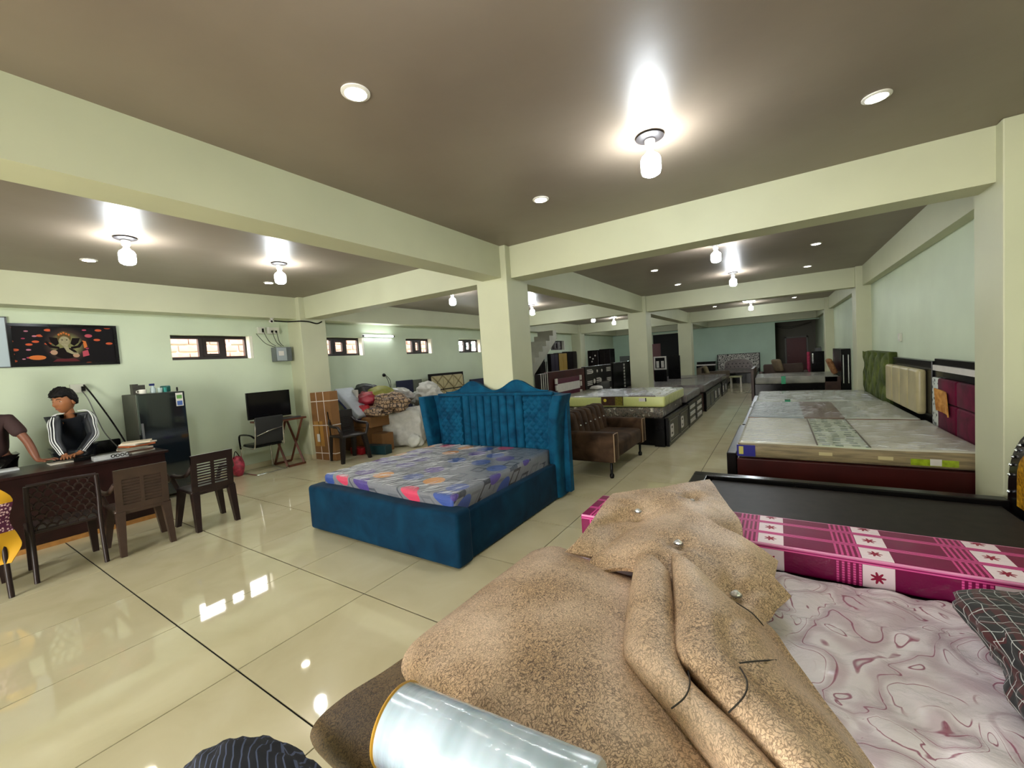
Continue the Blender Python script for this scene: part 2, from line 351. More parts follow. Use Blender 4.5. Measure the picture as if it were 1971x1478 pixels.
# ------------------------------------------------------------------ shared fabrics
def velvet(name, dark, light, scale=6, rough=.75, sheen=.03):
    m, nt, b = nmat(name); c = coords(nt)
    n = nd(nt, 'ShaderNodeTexNoise'); n.inputs['Scale'].default_value = scale; n.inputs['Detail'].default_value = 6; n.inputs['Distortion'].default_value = .6; lk(nt, c, n.inputs['Vector'])
    lk(nt, ramp(nt, n.outputs[0], [(.32, dark), (.72, light)]), b.inputs['Base Color']); setp(b, Roughness=rough, Specular_IOR_Level=.12, Sheen_Weight=sheen, Sheen_Roughness=.4)
    n2 = nd(nt, 'ShaderNodeTexNoise'); n2.inputs['Scale'].default_value = 240; lk(nt, c, n2.inputs['Vector']); bump(nt, b, n2.outputs[0], .15, .002); return m
def wrap_coat(nt, b, c, strength=.55, scale=5, stretch=(3, 1, 1), rough=.1, cw=1.0):
    """clear plastic film: a shiny coat whose wrinkles follow stretched noise"""
    mp = nd(nt, 'ShaderNodeMapping'); mp.inputs['Scale'].default_value = stretch; lk(nt, c, mp.inputs[0])
    n = nd(nt, 'ShaderNodeTexNoise'); n.inputs['Scale'].default_value = scale; n.inputs['Detail'].default_value = 7; n.inputs['Roughness'].default_value = .62; n.inputs['Distortion'].default_value = 1.2; lk(nt, mp.outputs[0], n.inputs['Vector'])
    setp(b, Coat_Weight=cw, Coat_Roughness=rough, Coat_IOR=1.6); bump(nt, b, n.outputs[0], strength, .16, 'Coat Normal')
def sep(nt, v):
    s = nd(nt, 'ShaderNodeSeparateXYZ'); lk(nt, v, s.inputs[0]); return s.outputs
def wrapc(nt, c):
    """top coordinates folded down over the sides"""
    q = sep(nt, c); k = nd(nt, 'ShaderNodeCombineXYZ')
    lk(nt, math_(nt, 'ADD', q[0], q[2]), k.inputs[0]); lk(nt, math_(nt, 'SUBTRACT', q[1], q[2]), k.inputs[1]); return k.outputs[0]
def printed_mattress():
    m, nt, b = nmat('geometric_print'); c = wrapc(nt, coords(nt))
    def blobs(scale, metric, loc, thr, palette, base, ring=None):
        mp = nd(nt, 'ShaderNodeMapping'); mp.inputs['Location'].default_value = loc; lk(nt, c, mp.inputs[0])
        v = nd(nt, 'ShaderNodeTexVoronoi'); v.distance = metric; v.voronoi_dimensions = '2D'; v.inputs['Scale'].default_value = scale; v.inputs['Randomness'].default_value = .55; lk(nt, mp.outputs[0], v.inputs['Vector'])
        pc = ramp(nt, sep(nt, v.outputs['Color'])[0], palette, 'CONSTANT')
        f = math_(nt, 'LESS_THAN', v.outputs['Distance'], thr)
        if ring: f = math_(nt, 'MULTIPLY', f, math_(nt, 'GREATER_THAN', v.outputs['Distance'], ring))
        return mixc(nt, f, base, pc)
    col = blobs(4.6, 'CHEBYCHEV', (.3, .1, .2), .30, [(0, s2l(60, 66, 78)), (.5, s2l(92, 96, 104)), (.8, s2l(40, 42, 52))], s2l(112, 114, 122), .20)
    col = blobs(3.3, 'EUCLIDEAN', (1.3, .4, .1), .33, [(0, s2l(66, 44, 130)), (.28, s2l(205, 50, 90)), (.45, s2l(112, 114, 122)), (.58, s2l(212, 138, 44)), (.72, s2l(38, 70, 150)), (.86, s2l(88, 58, 140))], col)
    lk(nt, col, b.inputs['Base Color']); setp(b, Roughness=.6); wrap_coat(nt, b, c, .7, 5, (1.2, 6, 1), .06); return m
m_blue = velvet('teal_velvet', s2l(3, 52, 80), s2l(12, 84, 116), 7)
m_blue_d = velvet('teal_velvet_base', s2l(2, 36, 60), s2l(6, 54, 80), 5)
# ------------------------------------------------------------------ blue bed
B = thing('bed', 'teal blue velvet bed with winged headboard on the cream tile floor', 'bed', (-2.99, 3.2, 0))
def foot_fn(p): p.z += .012*math.sin(p.x*3.1)*(1 if p.z > .3 else 0); return p
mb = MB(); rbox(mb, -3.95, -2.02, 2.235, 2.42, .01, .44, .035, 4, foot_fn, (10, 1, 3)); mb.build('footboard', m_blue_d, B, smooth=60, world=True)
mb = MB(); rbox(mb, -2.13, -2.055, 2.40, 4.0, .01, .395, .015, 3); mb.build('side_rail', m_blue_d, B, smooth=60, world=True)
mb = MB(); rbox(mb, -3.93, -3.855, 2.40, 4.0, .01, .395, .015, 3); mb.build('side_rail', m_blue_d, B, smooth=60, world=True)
MB().box(-3.86, -2.12, 2.41, 4.02, .28, .33).build('platform', plain('plywood', s2l(120, 90, 60), .7, .2, 9), B, world=True)
# headboard back with its two-humped crest
crest = []
for k in range(61):
    x = -3.70+k*(1.52)/60; h = 1.165+.135*math.exp(-((x+3.26)/.19)**2)+.132*math.exp(-((x+2.60)/.19)**2)+.012
    crest.append((x, h))
poly = [(-3.98, .05), (-3.98, 1.13), (-3.76, 1.165)]+crest+[(-2.14, 1.165), (-1.96, 1.13), (-1.96, .05)]
hb = MB().prism(poly, 'y', 4.085, 4.165).build('headboard', m_blue, B, smooth=35, world=True)
MB().tube([(x, 4.095, h+.0) for x, h in crest], .014, 6).build('crest_piping', m_blue, hb)
mb = MB(); rbox(mb, -3.80, -2.10, 4.02, 4.09, 1.135, 1.175, .015, 3); mb.build('top_border', m_blue, hb, smooth=60)
x0, x1 = -3.40, -2.50; n = 8
for k in range(n):
    a = x0+(x1-x0)*k/n; b_ = x0+(x1-x0)*(k+1)/n; mb = MB(); prof = []
    for q in range(9):
        s_ = q/8; prof.append((a+.003+(b_-a-.006)*s_, 4.045-.030*math.sin(PI*s_)**.6))
    prof += [(b_-.003, 4.09), (a+.003, 4.09)]
    mb.prism(prof, 'z', .40, 1.14).build('channel', m_blue, hb, smooth=50)
def quilt(x0, x1, z0, z1, name):
    nx, nz = 30, 54; mb = MB(); vs = []
    for i in range(nz+1):
        for j in range(nx+1):
            x = x0+(x1-x0)*j/nx; z = z0+(z1-z0)*i/nz
            u, v = (x+z)/.095, (x-z)/.095; d = min(abs(u-round(u)), abs(v-round(v)))
            e = min(j, nx-j, i, nz-i); y = 4.045-.026*min(1, d*3.2)**.6 if e > 0 else 4.07
            vs.append((x, y, z))
    mb.add(vs, [(i*(nx+1)+j, i*(nx+1)+j+1, (i+1)*(nx+1)+j+1, (i+1)*(nx+1)+j) for i in range(nz) for j in range(nx)]); return mb.build(name, m_blue, hb, smooth=40)
quilt(-3.78, -3.405, .40, 1.14, 'quilted_panel'); quilt(-2.495, -2.10, .40, 1.14, 'quilted_panel')
for sx in (-1, 1):
    xc = -2.99; ow = .99
    rows = []
    for z, o, f in ((.02, .965, 3.93), (.4, .965, 3.92), (.75, .985, 3.885), (1.0, 1.02, 3.88), (1.145, 1.06, 3.90)):
        i_ = o-.115
        rows.append([(xc+sx*i_, 4.16, z), (xc+sx*i_, 4.06, z), (xc+sx*(i_+.005), f+.03, z), (xc+sx*(i_+.035), f, z), (xc+sx*(o-.035), f, z), (xc+sx*o, f+.03, z), (xc+sx*o, 4.06, z), (xc+sx*o, 4.16, z)])
    mb = patch(rows, 3, 6)
    nn = len(rows[0]); Wd = 7*3+1; H = 4*6+1
    mb.f.append(tuple(range(Wd))); mb.m.append(0); mb.f.append(tuple((H-1)*Wd+j for j in range(Wd))); mb.m.append(0)
    mb.f.append(tuple([i*Wd for i in range(H)]+[i*Wd+Wd-1 for i in range(H-1, -1, -1)])); mb.m.append(0)
    mb.build('wing', m_blue, B, smooth=50, world=True)
def mat_fn(p):
    p.z += .012*math.sin(p.x*2.3+1)*math.sin(p.y*1.9) if p.z > .4 else 0; return p
mb = MB(); rbox(mb, -3.86, -2.15, 2.36, 4.02, .335, .525, .035, 3, mat_fn, (10, 10, 1))
mb.build('mattress', printed_mattress(), smooth=60, label='grey plastic wrapped mattress printed with coloured circles and squares on the blue bed', cat='mattress')

# creases of the clear plastic film: thin glinting ridges, one joined part per mattress
def crease_mat():
    m, nt, b = nmat('film_crease'); out = nt.nodes['Material Output']; setp(b, Base_Color=(.9, .92, .95), Roughness=.12, Specular_IOR_Level=.8)
    t = nd(nt, 'ShaderNodeBsdfTransparent'); mx = nd(nt, 'ShaderNodeMixShader'); mx.inputs[0].default_value = .55
    lk(nt, t.outputs[0], mx.inputs[1]); lk(nt, b.outputs[0], mx.inputs[2]); lk(nt, mx.outputs[0], out.inputs[0]); return m
m_crease = crease_mat()
def creases(par, n, x0, x1, y0, y1, z, ang, spread, seed, weight=None, L=(.05, .22), r=.0022, zf=None):
    rnd = random.Random(seed); mb = MB(); k = 0
    while k < n:
        x, y = rnd.uniform(x0, x1), rnd.uniform(y0, y1)
        if weight and rnd.random() > weight((x-x0)/(x1-x0), (y-y0)/(y1-y0)): continue
        k += 1; a = (ang(x, y) if callable(ang) else ang)+rnd.gauss(0, spread); l = rnd.uniform(*L); dx, dy = math.cos(a), math.sin(a); bx, by = -dy*rnd.uniform(-.15, .15)*l, dx*rnd.uniform(-.15, .15)*l
        pts = []
        for t in (0, .33, .66, 1):
            px_, py_ = x+dx*l*(t-.5)+bx*math.sin(t*PI), y+dy*l*(t-.5)+by*math.sin(t*PI)
            px_, py_ = min(max(px_, x0), x1), min(max(py_, y0), y1); pts.append((px_, py_, (zf(px_, py_) if zf else z)+.0012))
        if (Vector(pts[0])-Vector(pts[-1])).length < .02: continue
        q = r*rnd.uniform(.5, 1.4); mb.tube(pts, [q*.2, q, q, q*.2], 4)
    return mb.build('film_creases', m_crease, par, smooth=80, kind='stuff')
BM = [o for o in bpy.data.objects if o.get('label', '').startswith('grey plastic wrapped')][0]
creases(BM, 360, -3.84, -2.17, 2.38, 4.0, 0, R_(62), .30, 5, lambda u, v: .03+.97*max(0, 1-u*1.1-v*.3)+.6*(v < .15), zf=lambda x, y: .525+.012*math.sin(x*2.3+1)*math.sin(y*1.9))
# ------------------------------------------------------------------ foreground: mattresses under the upholstery pile
m_black = plain('black_lacquer', (.005, .0045, .0045), .2, .2, 5, spec=.16)
m_dwood = plain('dark_platform', s2l(34, 28, 24), .5, .3, 14, spec=.2)
LB = thing('bed', 'low black box bed under the floral mattress, nearest to the camera', 'bed', (.1, 1.2, 0))
MB().box(-1.02, 1.30, .10, 2.37, 0, .25, bev=.01).build('box_base', m_black, LB, world=True)
MB().box(-1.04, -1.02, .10, 2.37, .02, .24).build('foot_panel', m_black, LB, world=True)
def floral():
    m, nt, b = nmat('floral_damask'); c = coords(nt)
    n = nd(nt, 'ShaderNodeTexNoise'); n.inputs['Scale'].default_value = 3.4; n.inputs['Detail'].default_value = 1.2; n.inputs['Distortion'].default_value = 1.6; lk(nt, c, n.inputs['Vector'])
    k = math_(nt, 'ABSOLUTE', math_(nt, 'SINE', math_(nt, 'MULTIPLY', n.outputs[0], 30)))
    line = ramp(nt, k, [(.0, (1, 1, 1)), (.10, (.8, .8, .8)), (.2, (0, 0, 0))])
    n2 = nd(nt, 'ShaderNodeTexNoise'); n2.inputs['Scale'].default_value = 7; n2.inputs['Detail'].default_value = 2; lk(nt, c, n2.inputs['Vector'])
    msk = ramp(nt, n2.outputs[0], [(.36, (0, 0, 0)), (.48, (1, 1, 1))])
    base = mixc(nt, ramp(nt, math_(nt, 'SINE', math_(nt, 'MULTIPLY', n.outputs[0], 15)), [(.3, (0, 0, 0)), (.9, (1, 1, 1))]), s2l(230, 220, 225), s2l(204, 186, 195))
    f = math_(nt, 'MULTIPLY', line, msk)
    lk(nt, mixc(nt, f, base, s2l(140, 62, 92)), b.inputs['Base Color']); setp(b, Roughness=.55)
    wrap_coat(nt, b, c, .9, 4, (1, 1.6, 1), .08); return m
def quilt_fn(p):
    if p.z > .33:
        d = noise.voronoi(Vector((p.x*5.5, p.y*5.5, 0)))[0]
        p.z += .020*min(1, (d[1]-d[0])*2.2)**.7+.008*noise.noise(Vector((p.x*14, p.y*9, 2)))
    return p
mb = MB(); rbox(mb, -1.08, 1.36, .06, 2.405, .252, .385, .03, 3, quilt_fn, (90, 86, 1))
mb.build('mattress', floral(), smooth=60, label='white and mauve floral quilted mattress in clear plastic at the lower right', cat='mattress')
def check_print():
    m, nt, b = nmat('magenta_check'); c = coords(nt); q = sep(nt, c)
    s = math_(nt, 'ADD', q[2], math_(nt, 'MULTIPLY', q[1], 1.0))
    t = math_(nt, 'FRACT', math_(nt, 'DIVIDE', q[0], .42))
    row = math_(nt, 'FRACT', math_(nt, 'DIVIDE', s, .155))
    fine = math_(nt, 'GREATER_THAN', math_(nt, 'SINE', math_(nt, 'MULTIPLY', s, 520)), .15)
    vst = math_(nt, 'GREATER_THAN', math_(nt, 'SINE', math_(nt, 'MULTIPLY', q[0], 300)), .1)
    maroon = s2l(122, 0, 70); pink = s2l(240, 96, 172); white = s2l(246, 226, 236)
    chk = mixc(nt, vst, maroon, mixc(nt, fine, s2l(190, 50, 120), pink))
    stripe = mixc(nt, fine, s2l(150, 18, 92), pink)
    # flower in the white square
    dx = math_(nt, 'SUBTRACT', t, .86); dz = math_(nt, 'SUBTRACT', row, .42)
    ux = math_(nt, 'MULTIPLY', dx, .42); uz = math_(nt, 'MULTIPLY', dz, .155)
    r = math_(nt, 'SQRT', math_(nt, 'ADD', math_(nt, 'MULTIPLY', ux, ux), math_(nt, 'MULTIPLY', uz, uz)))
    an = math_(nt, 'ARCTAN2', uz, ux)
    fl = math_(nt, 'LESS_THAN', r, math_(nt, 'ADD', .021, math_(nt, 'MULTIPLY', math_(nt, 'COSINE', math_(nt, 'MULTIPLY', an, 7)), .008)))
    sq = mixc(nt, fl, white, s2l(150, 16, 60))
    col = mixc(nt, math_(nt, 'GREATER_THAN', t, .50), maroon, chk)
    col = mixc(nt, math_(nt, 'GREATER_THAN', t, .73), col, sq)
    col = mixc(nt, math_(nt, 'GREATER_THAN', row, .78), col, stripe)
    lk(nt, col, b.inputs['Base Color']); setp(b, Roughness=.55); wrap_coat(nt, b, c, .4, 5, (1, 3, 1), .1, .35); setp(b, Specular_IOR_Level=.2); return m
m_mag = check_print()
mb = MB(); rbox(mb, -1.11, 1.30, 2.425, 2.83, .372, .515, .016, 3); mag = mb.build('mattress', m_mag, smooth=60, label='magenta and white checked mattress folded narrow on the dark bed edge', cat='mattress')
MB().tube([(-1.10, 2.428, .507), (1.29, 2.428, .507), (1.29, 2.826, .507), (-1.10, 2.826, .507)], .006, 6, closed=True).build('piping', plain('pink_piping', s2l(235, 150, 195), .5), mag)
# dark bed without mattress
DB = thing('bed', 'bare black lacquered bed with flat dark lid, beyond the magenta mattress', 'bed', (.3, 3.3, 0))
MB().box(-.62, 1.26, 2.44, 4.06, .0, .34, bev=.008).build('box_base', m_black, DB, world=True)
MB().box(-.52, 1.22, 2.44, 3.98, .342, .366, bev=.004).build('lid', m_dwood, DB, world=True)
MB().box(-.68, 1.27, 4.0, 4.10, .01, .40, bev=.01).build('side_rail', m_black, DB, world=True)
MB().box(-.68, -.56, 2.44, 4.0, .01, .40, bev=.01).build('foot_rail', m_black, DB, world=True)
MB().box(-.50, .30, 3.05, 3.07, .366, .370).build('lid_handle', m_black, DB, world=True)
# its tall curved headboard with a gold pattern, at the right edge
m_gold = velvet('gold_pattern', s2l(92, 52, 6), s2l(214, 160, 36), 40, .4, 0)
def arch(y0, y1, z0, z1, k=24):
    yc = (y0+y1)/2; h = (y1-y0)/2
    return [(y0, z0)]+[(yc-h*math.cos(PI*i/k), z0+(z1-z0)*(.35+.65*math.sin(PI*i/k)**.7)) for i in range(k+1)]+[(y1, z0)]
hbk = MB().prism(arch(2.40, 4.10, .0, 1.02), 'x', 1.285, 1.40).build('headboard', m_black, DB, smooth=40, world=True)
MB().prism(arch(2.62, 3.90, .40, .86), 'x', 1.262, 1.286).build('gold_panel', m_gold, hbk, smooth=40)
for k in range(26):
    a = PI*k/25; yc, h = 3.25, .80
    MB().lathe([(.0, -.02), (.010, -.016), (.012, -.006), (.008, 0)], (1.285, yc-h*math.cos(a), .45+.50*math.sin(a)**.7), 8, axis='x').build('stud', plain('crystal_stud', (.8, .82, .85), .1, metal=1), hbk, smooth=60)
# ------------------------------------------------------------------ beige leatherette upholstery
def leather(name, lo, hi, line, sc=1.0):
    """two crossing nets of fine dark creases over a mottled tan ground"""
    m, nt, b = nmat(name); c = coords(nt)
    n = nd(nt, 'ShaderNodeTexNoise'); n.inputs['Scale'].default_value = 16; n.inputs['Detail'].default_value = 4; lk(nt, c, n.inputs['Vector'])
    d = nd(nt, 'ShaderNodeVectorMath', operation='MULTIPLY_ADD'); d.inputs[1].default_value = (.10, .10, .10); lk(nt, n.outputs['Color'], d.inputs[0]); lk(nt, c, d.inputs[2])
    def net(scale, rot, w):
        mp = nd(nt, 'ShaderNodeMapping'); mp.inputs['Rotation'].default_value = (0, 0, rot); mp.inputs['Scale'].default_value = (1.7, .8, 1.2); lk(nt, d.outputs[0], mp.inputs[0])
        v = nd(nt, 'ShaderNodeTexVoronoi', feature='DISTANCE_TO_EDGE'); v.inputs['Scale'].default_value = scale*sc; lk(nt, mp.outputs[0], v.inputs['Vector'])
        return ramp(nt, v.outputs['Distance'], [(.0, (1, 1, 1)), (w*.45, (.8, .8, .8)), (w, (0, 0, 0))])
    n4 = nd(nt, 'ShaderNodeTexNoise'); n4.inputs['Scale'].default_value = 55; n4.inputs['Detail'].default_value = 2; lk(nt, c, n4.inputs['Vector'])
    gap = ramp(nt, n4.outputs[0], [(.38, (0, 0, 0)), (.54, (1, 1, 1))]); gap2 = ramp(nt, n4.outputs[0], [(.46, (1, 1, 1)), (.60, (0, 0, 0))])
    f = math_(nt, 'MAXIMUM', math_(nt, 'MULTIPLY', net(62, .5, .12), gap), math_(nt, 'MULTIPLY', net(78, -.35, .12), gap2))
    n3 = nd(nt, 'ShaderNodeTexNoise'); n3.inputs['Scale'].default_value = 3.2; n3.inputs['Detail'].default_value = 3; lk(nt, c, n3.inputs['Vector'])
    msk = ramp(nt, n3.outputs[0], [(.34, (1, 1, 1)), (.72, (.45, .45, .45))]); f = math_(nt, 'MULTIPLY', f, msk)
    base = ramp(nt, n3.outputs[0], [(.32, lo), (.70, hi)])
    lk(nt, mixc(nt, f, base, line), b.inputs['Base Color']); setp(b, Roughness=.42, Specular_IOR_Level=.5)
    bump(nt, b, math_(nt, 'SUBTRACT', 1.0, f), .22, .004); return m
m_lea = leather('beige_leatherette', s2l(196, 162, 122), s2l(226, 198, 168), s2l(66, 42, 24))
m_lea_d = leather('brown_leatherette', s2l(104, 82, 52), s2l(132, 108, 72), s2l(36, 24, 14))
m_seam = plain('seam_thread', (.02, .014, .01), .6)
G = lambda rows: [[px(u, v, Z=z) for u, v, z in r] for r in rows]
def crumple(a, sc):
    return lambda p, i, j: p+Vector((0, 0, a*noise.noise(Vector((p.x*sc, p.y*sc, p.z*3)))))
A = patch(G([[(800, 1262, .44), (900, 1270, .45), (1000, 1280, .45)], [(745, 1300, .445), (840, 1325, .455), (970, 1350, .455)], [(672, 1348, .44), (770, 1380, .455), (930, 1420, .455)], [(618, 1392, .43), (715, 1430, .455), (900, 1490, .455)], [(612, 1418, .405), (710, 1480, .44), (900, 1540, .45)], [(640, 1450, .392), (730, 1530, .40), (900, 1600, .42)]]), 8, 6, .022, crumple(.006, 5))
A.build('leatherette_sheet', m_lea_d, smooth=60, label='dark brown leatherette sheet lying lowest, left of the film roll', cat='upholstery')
def pad(p, i, j):
    e = min(1, min(j, 1-j, i, 1-i)*7); p.z += .030*math.sin(e*PI/2)+.010*noise.noise(Vector((p.x*4, p.y*4, 0))); return p
Bp = patch(G([[(1032, 1070, .455), (1075, 1064, .485), (1130, 1092, .485), (1185, 1115, .46), (1260, 1135, .42)],
              [(940, 1140, .465), (1010, 1150, .51), (1090, 1172, .52), (1180, 1195, .50), (1290, 1225, .44)],
              [(852, 1216, .465), (940, 1240, .51), (1050, 1270, .53), (1180, 1305, .515), (1330, 1335, .45)],
              [(796, 1266, .455), (880, 1320, .50), (1010, 1360, .53), (1180, 1405, .525), (1370, 1435, .455)],
              [(796, 1312, .45), (900, 1390, .48), (1040, 1440, .51), (1200, 1490, .51), (1400, 1530, .46)],
              [(860, 1400, .44), (930, 1450, .46), (1070, 1510, .48), (1220, 1560, .49), (1420, 1600, .46)]]), 9, 9, .035, pad)
Bp.build('padded_panel', m_lea, smooth=60, label='large smooth padded beige leatherette panel under the clear film roll', cat='upholstery')
# tufted cover: layers, folded strips, crystal buttons
TC = thing('tufted_cover', 'crumpled tufted beige leatherette cover with crystal buttons and folded strips', 'upholstery', (-.4, 2.0, .4))
BUT = [(1228, 988, .585), (1332, 968, .565), (1306, 1050, .60), (1417, 1150, .54)]
BW = [px(u, v, Z=z) for u, v, z in BUT]
def tuft(p, i, j):
    for q in BW:
        d = (Vector((p.x, p.y))-Vector((q.x, q.y))).length; p.z -= .044*math.exp(-(d/.055)**2)
        an = math.atan2(p.y-q.y, p.x-q.x); p.z += .008*math.sin(an*6)*math.exp(-((d-.10)/.06)**2)
    p.z += .014*noise.noise(Vector((p.x*5, p.y*5, 7))); return p
L1 = patch(G([[(1180, 955, .60), (1240, 947, .61), (1310, 936, .60), (1365, 927, .57)],
              [(1158, 980, .61), (1236, 968, .61), (1325, 952, .60), (1385, 955, .56)],
              [(1132, 1012, .61), (1200, 1005, .545), (1320, 990, .59), (1402, 980, .55)],
              [(1108, 1040, .60), (1203, 1050, .52), (1310, 1020, .58), (1424, 1008, .54)],
              [(1086, 1062, .56), (1205, 1085, .49), (1330, 1070, .53), (1428, 1042, .51)]]), 9, 9, .018, tuft)
L1.build('back_layer', m_lea, TC, smooth=60, world=True)
L2 = patch(G([[(1330, 1000, .57), (1400, 1024, .57), (1452, 1055, .55), (1494, 1086, .50)], [(1300, 1060, .55), (1380, 1085, .54), (1440, 1105, .52), (1484, 1126, .475)], [(1280, 1100, .5), (1380, 1140, .5), (1440, 1150, .48), (1474, 1158, .45)]]), 7, 8, .018, crumple(.008, 6))
L2.build('middle_layer', m_lea, TC, smooth=60, world=True)
L3 = patch(G([[(1190, 1030, .54), (1140, 1072, .54), (1130, 1108, .50)], [(1290, 985, .60), (1230, 1040, .60), (1195, 1092, .55)], [(1355, 992, .615), (1300, 1050, .62), (1270, 1115, .55)],
              [(1440, 1060, .585), (1372, 1100, .59), (1340, 1170, .54)], [(1498, 1120, .545), (1417, 1150, .565), (1390, 1230, .52)], [(1524, 1148, .51), (1478, 1196, .51), (1440, 1270, .47)]]), 10, 8, .018, tuft)
L3.build('button_strip', m_lea, TC, smooth=60, world=True)
F1 = patch(G([[(1228, 1078, .50), (1232, 1068, .59), (1256, 1072, .62), (1282, 1105, .60), (1290, 1135, .50)], [(1214, 1165, .50), (1220, 1160, .60), (1255, 1166, .64), (1290, 1178, .61), (1298, 1195, .50)],
              [(1207, 1250, .49), (1211, 1246, .61), (1255, 1240, .65), (1300, 1248, .62), (1308, 1275, .5)], [(1226, 1302, .49), (1238, 1292, .61), (1290, 1298, .65), (1322, 1315, .61), (1326, 1345, .5)],
              [(1325, 1425, .48), (1340, 1400, .61), (1385, 1395, .64), (1420, 1408, .60), (1426, 1440, .5)], [(1420, 1540, .48), (1435, 1510, .60), (1480, 1500, .63), (1515, 1515, .59), (1520, 1540, .49)]]), 6, 8, .012, crumple(.008, 7))
F1.build('folded_strip', m_lea, TC, smooth=60, world=True)
def pleat(p, i, j):
    p.z += .010*noise.noise(Vector((p.x*6, p.y*6, 3)))
    if j > .45 and i > .25: p.z += .012*math.cos((j-.45)*2*PI*3.2)*min(1, (j-.45)*6)
    return p
F2 = patch(G([[(1296, 1080, .52), (1299, 1068, .61), (1330, 1088, .63), (1385, 1140, .60), (1412, 1168, .54)], [(1302, 1165, .51), (1308, 1160, .63), (1355, 1168, .66), (1425, 1190, .61), (1480, 1212, .50)],
              [(1304, 1255, .50), (1310, 1250, .64), (1370, 1248, .67), (1455, 1258, .61), (1524, 1270, .47)], [(1332, 1312, .50), (1346, 1298, .64), (1415, 1304, .67), (1495, 1316, .60), (1562, 1322, .44)],
              [(1425, 1425, .49), (1445, 1400, .64), (1505, 1398, .66), (1575, 1400, .58), (1618, 1400, .43)], [(1530, 1540, .49), (1550, 1510, .63), (1605, 1505, .65), (1660, 1505, .57), (1690, 1500, .42)]]), 9, 9, .012, pleat)
F2.build('folded_strip', m_lea, TC, smooth=60, world=True)
def seam(pts, r=.0022): MB().tube(spline([px(u, v, Z=z) for u, v, z in pts], 6), r, 5).build('seam', m_seam, TC, smooth=60, world=True)
seam([(1292, 1364, .655), (1318, 1342, .672), (1328, 1316, .655), (1324, 1290, .63)])
seam([(1402, 1372, .668), (1432, 1340, .695), (1438, 1312, .69), (1424, 1284, .685)])
seam([(1417, 1160, .575), (1445, 1178, .58), (1466, 1200, .56), (1472, 1212, .53)])
seam([(1424, 1276, .685), (1460, 1272, .66), (1494, 1270, .58)]); seam([(1564, 1424, .63), (1590, 1428, .59), (1610, 1420, .49)])
for q in BW:
    bt = MB().lathe([(.0, .016), (.009, .015), (.017, .009), (.019, .003), (.014, -.004), (.0, -.006)], (q.x, q.y, q.z+.012), 10).build('crystal_button', plain('crystal', (.9, .92, .94), .06, metal=.6, coat=1), TC, world=True)
    MB().lathe([(.018, 0), (.022, .002), (.022, .006), (.018, .008)], (q.x, q.y, q.z+.008), 14, cap=False).build('button_rim', plain('rim_grey', (.25, .24, .23), .3, metal=1), bt)
# clear stretch-film roll
def film_mat():
    m, nt, b = nmat('stretch_film'); c = coords(nt)
    n = nd(nt, 'ShaderNodeTexNoise'); n.inputs['Scale'].default_value = 10; n.inputs['Detail'].default_value = 6; mp = coords(nt, 'Object', (3, .6, .6)); lk(nt, mp, n.inputs['Vector'])
    w = nd(nt, 'ShaderNodeTexNoise'); w.inputs['Scale'].default_value = 2; w.inputs['Detail'].default_value = 2; lk(nt, coords(nt, 'Object', (6, .5, .5)), w.inputs['Vector'])
    lk(nt, ramp(nt, w.outputs[0], [(.3, s2l(150, 170, 180)), (.62, s2l(196, 212, 226))]), b.inputs['Base Color'])
    setp(b, Roughness=.22, Coat_Weight=1, Coat_Roughness=.05, Subsurface_Weight=.15); bump(nt, b, n.outputs[0], .35, .02, 'Coat Normal'); return m
RA = Vector((-.82, .64, .65)); RD = Vector((math.cos(R_(5)), math.sin(R_(5)), 0)); RR = .09
RT = thing('film_roll', 'clear plastic stretch film roll on a yellow cardboard core, bottom centre', 'film roll', tuple(RA-Vector((0, 0, RR))), R_(5))
MB().lathe([(.038, 0), (RR-.004, 0), (RR, .006), (RR, .50), (RR-.004, .506), (.038, .506)], (0, 0, RR), 48, axis='x', cap=False).build('film', film_mat(), RT, smooth=50)
MB().lathe([(.030, -.012), (.040, -.012), (.040, .515), (.030, .515)], (0, 0, RR), 32, axis='x', cap=False).build('cardboard_core', plain('core_card', s2l(196, 150, 50), .7, .15, 20), RT, smooth=50)
MB().lathe([(.055, -.003), (RR+.001, -.003), (RR+.003, .002), (RR-.002, .008)], (0, 0, RR), 48, axis='x', cap=False).build('end_ring', plain('ring_yellow', s2l(176, 132, 40), .5, .2, 15), RT, smooth=50)
# cloth bundles
def plaid(name, bg_, l1, l2, sc, thin=.06):
    m, nt, b = nmat(name); c = coords(nt); n = nd(nt, 'ShaderNodeTexNoise'); n.inputs['Scale'].default_value = 4; lk(nt, c, n.inputs['Vector'])
    d = nd(nt, 'ShaderNodeVectorMath', operation='MULTIPLY_ADD'); d.inputs[1].default_value = (.10, .10, .10); lk(nt, n.outputs['Color'], d.inputs[0]); lk(nt, c, d.inputs[2]); q = sep(nt, d.outputs[0])
    def lines(a, k, ph, w): return math_(nt, 'LESS_THAN', math_(nt, 'FRACT', math_(nt, 'ADD', math_(nt, 'MULTIPLY', a, k), ph)), w)
    u = math_(nt, 'ADD', q[0], math_(nt, 'MULTIPLY', q[2], .8)); v = math_(nt, 'SUBTRACT', q[1], math_(nt, 'MULTIPLY', q[2], .8))
    red = math_(nt, 'MAXIMUM', lines(u, sc*.5, .3, .25), lines(v, sc*.5, .6, .2))
    col = mixc(nt, math_(nt, 'MULTIPLY', red, .7), bg_, l2)
    col = mixc(nt, math_(nt, 'MAXIMUM', lines(u, sc, 0, thin), lines(v, sc, 0, thin)), col, l1)
    lk(nt, col, b.inputs['Base Color']); setp(b, Roughness=.85, Sheen_Weight=.1); return m
